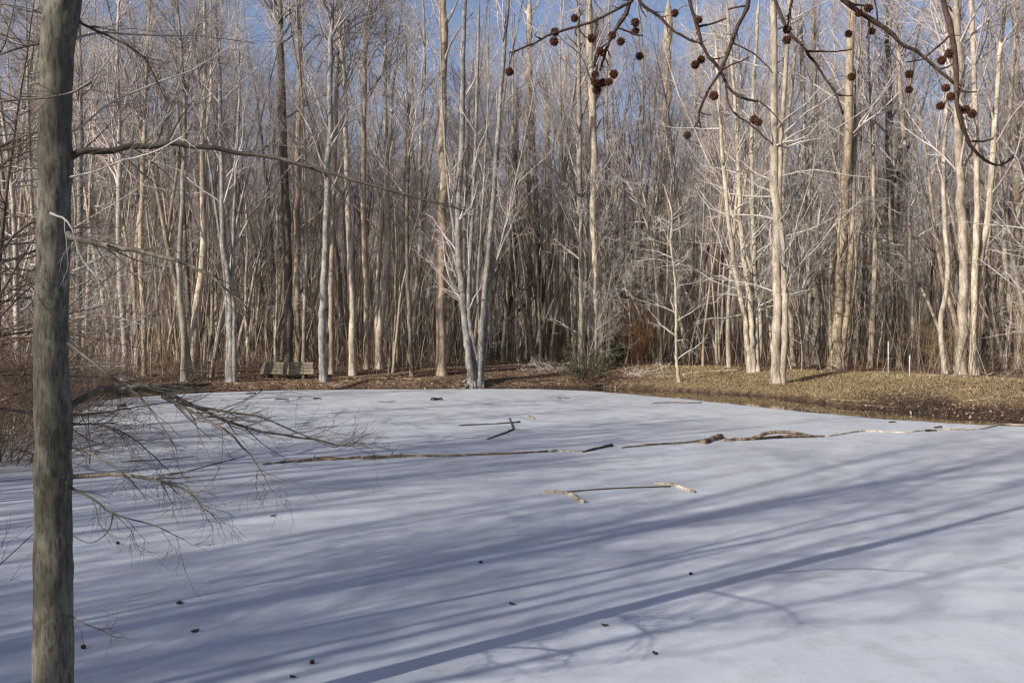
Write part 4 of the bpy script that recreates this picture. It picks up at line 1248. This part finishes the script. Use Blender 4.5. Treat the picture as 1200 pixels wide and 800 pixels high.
# fallen seed balls and curled leaves on the near ice
DOTS = [(810, 674, 5, 'seed_ball', 'dark seed ball on the ice below the pale peeled branch'), (365, 779, 7, 'seed_ball', 'round seed ball nearest the bottom edge of the ice'),
        (227, 741, 7, 'curled_leaf', 'curled dark leaf on the shaded ice right of the trunk foot'), (96, 761, 7, 'seed_ball', 'seed ball on the ice just right of the near trunk foot'),
        (137, 638, 5, 'seed_ball', 'seed ball under the looping twig of the near trunk'), (319, 605, 5, 'curled_leaf', 'small dark leaf on the ice below the left end of the wood line'),
        (209, 708, 7, 'curled_leaf', 'flat dark leaf on shaded ice above the curled dark leaf'), (768, 767, 6, 'curled_leaf', 'lone leaf on the ice at the lower right'),
        (709, 734, 6, 'curled_leaf', 'leaf on the ice edge of the broad tree shadow'), (600, 709, 6, 'curled_leaf', 'leaf inside the broad tree shadow'),
        (342, 795, 6, 'curled_leaf', 'leaf at the bottom edge left of the round seed ball'), (563, 660, 5, 'curled_leaf', 'faint leaf above the broad tree shadow')]
for (px, py, w, nm, lab) in DOTS:
    q = ICE(px, py)
    if nm == 'seed_ball':
        o = bpy.data.objects.new('seed_ball', ball_me[0]); COL.objects.link(o)
        s_ = w / F * q[1] / .040; o.scale = (s_, s_, s_ * .9); o.location = q + np.array([0, 0, .014 * s_])
        tag(o, lab, 'seed ball', 'seed balls fallen on the ice')
    else:
        rgl = rgs(px)
        L_ = w / F * q[1] * .75
        g = np.linspace(-1, 1, 7)
        vx, vy = np.meshgrid(g, g)
        wdt = (1 - np.abs(vx) ** 1.6) * .55 + .04
        z_ = .35 * (vx ** 2) + .45 * (vy * wdt) ** 2 + .1 * rgl.normal(size=vx.shape)
        z_ = z_ - z_.min() + .02
        v_ = np.stack([vx * L_, vy * wdt * L_ * 1.3, z_ * L_], -1).reshape(-1, 3)
        ii_ = np.arange(49).reshape(7, 7)
        mb = MB(); mb.raw(v_, f4=np.stack([ii_[:-1, :-1], ii_[:-1, 1:], ii_[1:, 1:], ii_[1:, :-1]], -1).reshape(-1, 4))
        o = mb.build('curled_leaf', We, loc=tuple(q + np.array([0, 0, .001])))
        o.rotation_euler = (0, 0, rgl.uniform(0, 6))
        sol = o.modifiers.new('solid', 'SOLIDIFY'); sol.thickness = .002
        tag(o, lab, 'leaf', 'leaves fallen on the ice')

# ------------------------------------------------------------------ wood along the shore and on the forest floor
def ground_log(path, w0, w1, mat, label, name='log', lift=.3, stubs=3, seed=0, group='fallen wood on the shore', cat='log'):
    rg = rgs(1500 + seed)
    q = np.array([base_at(a, b) for a, b in path])
    n = 22
    s = spline(q, n)
    s[:, 2] = ground_z(s[:, 0], s[:, 1])
    rr = np.linspace(w0, w1, n) / 2 / F * s[:, 1] * (1 + .08 * rg.normal(size=n))
    s[:, 2] = np.maximum(s[:, 2], np.interp(np.linspace(0, 1, n), [0, 1], [s[0, 2], s[-1, 2]])) + rr * lift
    c = s.mean(0); c[2] = s[:, 2].min()
    mb = MB(); mb.tubes(s - c, rr, 10, cap=True)
    if stubs:
        b_ = np.zeros(stubs, int); tt = rg.uniform(.1, .95, stubs)
        p, tg, r = interp_path((s - c)[None], rr[None], b_, tt)
        d = side_dirs(tg, rg.uniform(.5, 1.1, stubs), rg); d[:, 2] = np.abs(d[:, 2])
        mb.tubes(grow(p, norm(d), rg.uniform(2, 10, stubs) * r, 4, .12, .0, rg), (r * .45)[:, None] * np.array([[1, .8, .6, .4]]), 5, cap=True)
    o = mb.build(name, mat, loc=tuple(c))
    return tag(o, label, cat, group)
ground_log([(84, 461), (120, 458), (165, 457), (200, 457), (228, 458)], 10, 8, We, 'dark log lying along the left shore against the ice', seed=1)
ground_log([(165, 452), (205, 452), (245, 451)], 4, 3, D, 'thin pale log behind the dark shore log', seed=2)
ground_log([(975, 474.5), (995, 474), (1020, 471)], 2.6, 1.6, D, 'thin pale driftwood on the mud at the right bank', seed=3)
ground_log([(1010, 478), (1030, 477.5), (1055, 478)], 2.6, 2, We, 'brown driftwood on the mud right of the thin pale piece', seed=4)
ground_log([(1130, 471), (1150, 469), (1166, 466)], 1.8, 1.2, D, 'thin pale branch on the mud under the blotched trunk', 'branch', seed=5, cat='branch')
ground_log([(955, 434), (968, 432), (980, 431)], 4, 3, We, 'dark log at the foot of the flared trunk', seed=6)
ground_log([(1065, 442), (1110, 442), (1160, 444), (1210, 448)], 5, 6, D, 'long log lying along the path at the right end', seed=7)
ground_log([(800, 440), (830, 436), (866, 434)], 3, 2, Pa, 'pale fallen branch along the bank crest left of the fanning stems', 'branch', seed=8, cat='branch')
ground_log([(620, 447), (645, 446), (672, 449)], 2.5, 2, We, 'dark curved branch on the slope of the clearing', 'branch', seed=9, cat='branch')
ground_log([(1150, 437), (1175, 434), (1205, 430)], 4, 3, We, 'dark leaning log behind the path at the right edge', seed=10)
ground_log([(420, 445), (455, 444), (495, 445)], 3, 2.5, D, 'thin fallen log on the shore right of the bench', seed=11)
ground_log([(735, 440), (765, 436), (785, 431)], 3.5, 2.5, Pa, 'pale crooked branch on the bank before the thick tan trunk', 'branch', seed=12, cat='branch', stubs=6)

# ------------------------------------------------------------------ ground cover
def scatter_points(n, fn, seed):
    rg = rgs(seed); out = []
    tot = 0
    while tot < n:
        m = 40000
        Y = np.sqrt(rg.uniform(16 ** 2, 62 ** 2, m)); x = rg.uniform(-.58, .60, m) * Y
        d = poly_sd(x, Y, POND)
        ok = rg.random(m) < fn(x, Y, d)
        out.append(np.stack([x[ok], Y[ok], d[ok]], -1)); tot += ok.sum()
    return np.concatenate(out)[:n], rg
def add_tint(o, per):
    a = o.data.attributes.new('tint', 'FLOAT', 'FACE'); a.data.foreach_set('value', per.astype(np.float32))
# dry grass on the right bank
q, rg = scatter_points(26000, lambda x, y, d: (d > .0) * grassmask(x, y, d), 31)
m = len(q); z = ground_z(q[:, 0], q[:, 1])
p = np.stack([q[:, 0], q[:, 1], z - .01], -1)
ln = norm(np.stack([rg.normal(size=m) * .7, rg.normal(size=m) * .7, np.ones(m)], -1)) * (rg.uniform(.03, .13, (m, 1)) + .10 * np.clip(wav(q[:, 0] * 4, q[:, 1] * 4), 0, 1)[:, None])
sd_ = norm(np.cross(ln, rg.normal(size=(m, 3)))) * .006
v_ = np.stack([p - sd_, p + sd_, p + ln * .6 + sd_ * .7 + np.array([0, 0, .01]), p + ln], 1)
mb = MB(); mb.raw(v_.reshape(-1, 3), f4=np.arange(m * 4).reshape(m, 4))
o = mb.build('grass', M['grass'], smooth=False); add_tint(o, np.clip(rg.normal(size=m) * .22 + .5 + .3 * wav(q[:, 0] * 3, q[:, 1] * 3), 0, 1))
tag(o, 'short dry tan and olive grass on the right bank', 'grass', kind='stuff')
# leaf litter
q, rg = scatter_points(38000, lambda x, y, d: (d > -.1) * np.where((x > 9) & (y < 29), .9, .25 + .6 * (d < 4)) * (1 - .15 * grassmask(x, y, d)), 32)
m = len(q); z = ground_z(q[:, 0], q[:, 1])
p = np.stack([q[:, 0], q[:, 1], np.maximum(z, 0) + .012 + rg.uniform(0, .03, m)], -1)
a_ = norm(np.stack([rg.normal(size=m), rg.normal(size=m), rg.normal(size=m) * .35], -1)); b_ = norm(np.cross(a_, np.stack([rg.normal(size=m) * .4, rg.normal(size=m) * .4, np.ones(m)], -1)))
s_ = rg.uniform(.02, .055, (m, 1))
v_ = np.stack([p - a_ * s_, p + b_ * s_ * .6, p + a_ * s_ + np.array([0, 0, .01]), p - b_ * s_ * .6], 1)
mb = MB(); mb.raw(v_.reshape(-1, 3), f4=np.arange(m * 4).reshape(m, 4))
o = mb.build('leaf_litter', M['litter'], smooth=False); add_tint(o, np.clip(rg.beta(1.6, 2.2, m), 0, 1))
tag(o, 'brown fallen leaves over the forest floor and muddy shore', 'leaf litter', kind='stuff')
# undergrowth: thin whips, brambles and broken sticks among the trunks
q, rg = scatter_points(7000, lambda x, y, d: (d > 2.0) * (y < 60) * ~((x > 4) & (d < 5.2)) * ~((np.abs(x - .3) < 2.2) & (d < 9)) * ~((x > -10.8) & (x < -7) & (d < 3.5)), 33)
m = len(q); z = ground_z(q[:, 0], q[:, 1])
p = np.stack([q[:, 0], q[:, 1], z - .02], -1)
hgt = rg.gamma(2.0, .42, m) + .25
whip = rg.random(m) < .34
hgt[whip] = rg.uniform(2, 6, whip.sum())
sprd = np.where(whip, .10, .7)
d_ = norm(np.stack([rg.normal(size=m) * sprd, rg.normal(size=m) * sprd, np.ones(m)], -1))
PU = grow(p, d_, hgt, 6, .12, .0, rg)
RU = np.where(whip, .013, .006)[:, None] * np.linspace(1, .35, 6)[None]
mb = MB(); mb.tubes(PU, RU, 3)
nu = [15 * m // m] 
f1 = m * 5 * 3
b2 = np.repeat(np.arange(m), 3); t2 = rg.uniform(.3, 1, len(b2))
pq, tg, rr = interp_path(PU, RU, b2, t2)
P2 = grow(pq, side_dirs(tg, rg.uniform(.4, 1.1, len(b2)), rg), hgt[b2] * rg.uniform(.15, .45, len(b2)), 4, .16, .02, rg)
mb.tubes(P2, np.full((len(b2), 1), .0045) * np.array([[1, .9, .7, .4]]), 3)
o = mb.build('undergrowth', M['brush'])
tt = np.concatenate([np.repeat(np.clip(rg.beta(2, 2, m) + .3 * whip, 0, 1), 15), np.repeat(rg.beta(2, 2, len(b2)), 9)])
add_tint(o, tt)
tag(o, 'tangled leafless brush and whips between the trunks', 'undergrowth', kind='stuff')

# ------------------------------------------------------------------ light
EL, AZ = R(28), R(51)            # shadows run AZ degrees from straight ahead towards the right
sun_d = bpy.data.lights.new('sun', 'SUN')
sun_d.energy = 4.4; sun_d.angle = R(.53); sun_d.color = (1.0, .93, .82)
sun = bpy.data.objects.new('sun', sun_d); COL.objects.link(sun)
to_sun = np.array([-math.sin(AZ) * math.cos(EL), -math.cos(AZ) * math.cos(EL), math.sin(EL)])
import mathutils
sun.rotation_euler = mathutils.Vector(to_sun).to_track_quat('Z', 'Y').to_euler()
sun.location = (-20, -20, 30)
w = bpy.data.worlds.new('World'); scene.world = w; w.use_nodes = True
nt = w.node_tree
bg = nt.nodes['Background']
sky = nt.nodes.new('ShaderNodeTexSky'); sky.sky_type = 'NISHITA'
sky.sun_disc = False
sky.sun_elevation = EL
sky.sun_rotation = math.atan2(to_sun[0], to_sun[1])
sky.air_density = 1.0; sky.dust_density = 1.4; sky.ozone_density = 1.6
tint = nt.nodes.new('ShaderNodeMix'); tint.data_type = 'RGBA'; tint.blend_type = 'MULTIPLY'
tint.inputs[0].default_value = 1.0; tint.inputs[7].default_value = (1.075, 1.015, 1.095, 1)
nt.links.new(sky.outputs[0], tint.inputs[6])
nt.links.new(tint.outputs[2], bg.inputs['Color'])
bg.inputs['Strength'].default_value = .078

scene.view_settings.view_transform = 'Standard'
scene.view_settings.look = 'None'
scene.view_settings.exposure = 0.7
scene.view_settings.gamma = 1.0
scene.view_settings.use_curve_mapping = False
scene.render.engine = 'CYCLES'
scene.cycles.max_bounces = 5
scene.cycles.diffuse_bounces = 3
scene.cycles.glossy_bounces = 3
scene.cycles.caustics_reflective = False
scene.cycles.caustics_refractive = False
scene.cycles.use_denoising = True
scene.cycles.denoising_prefilter = 'NONE'
scene.cycles.filter_width = 1.3
scene.cycles.use_adaptive_sampling = False
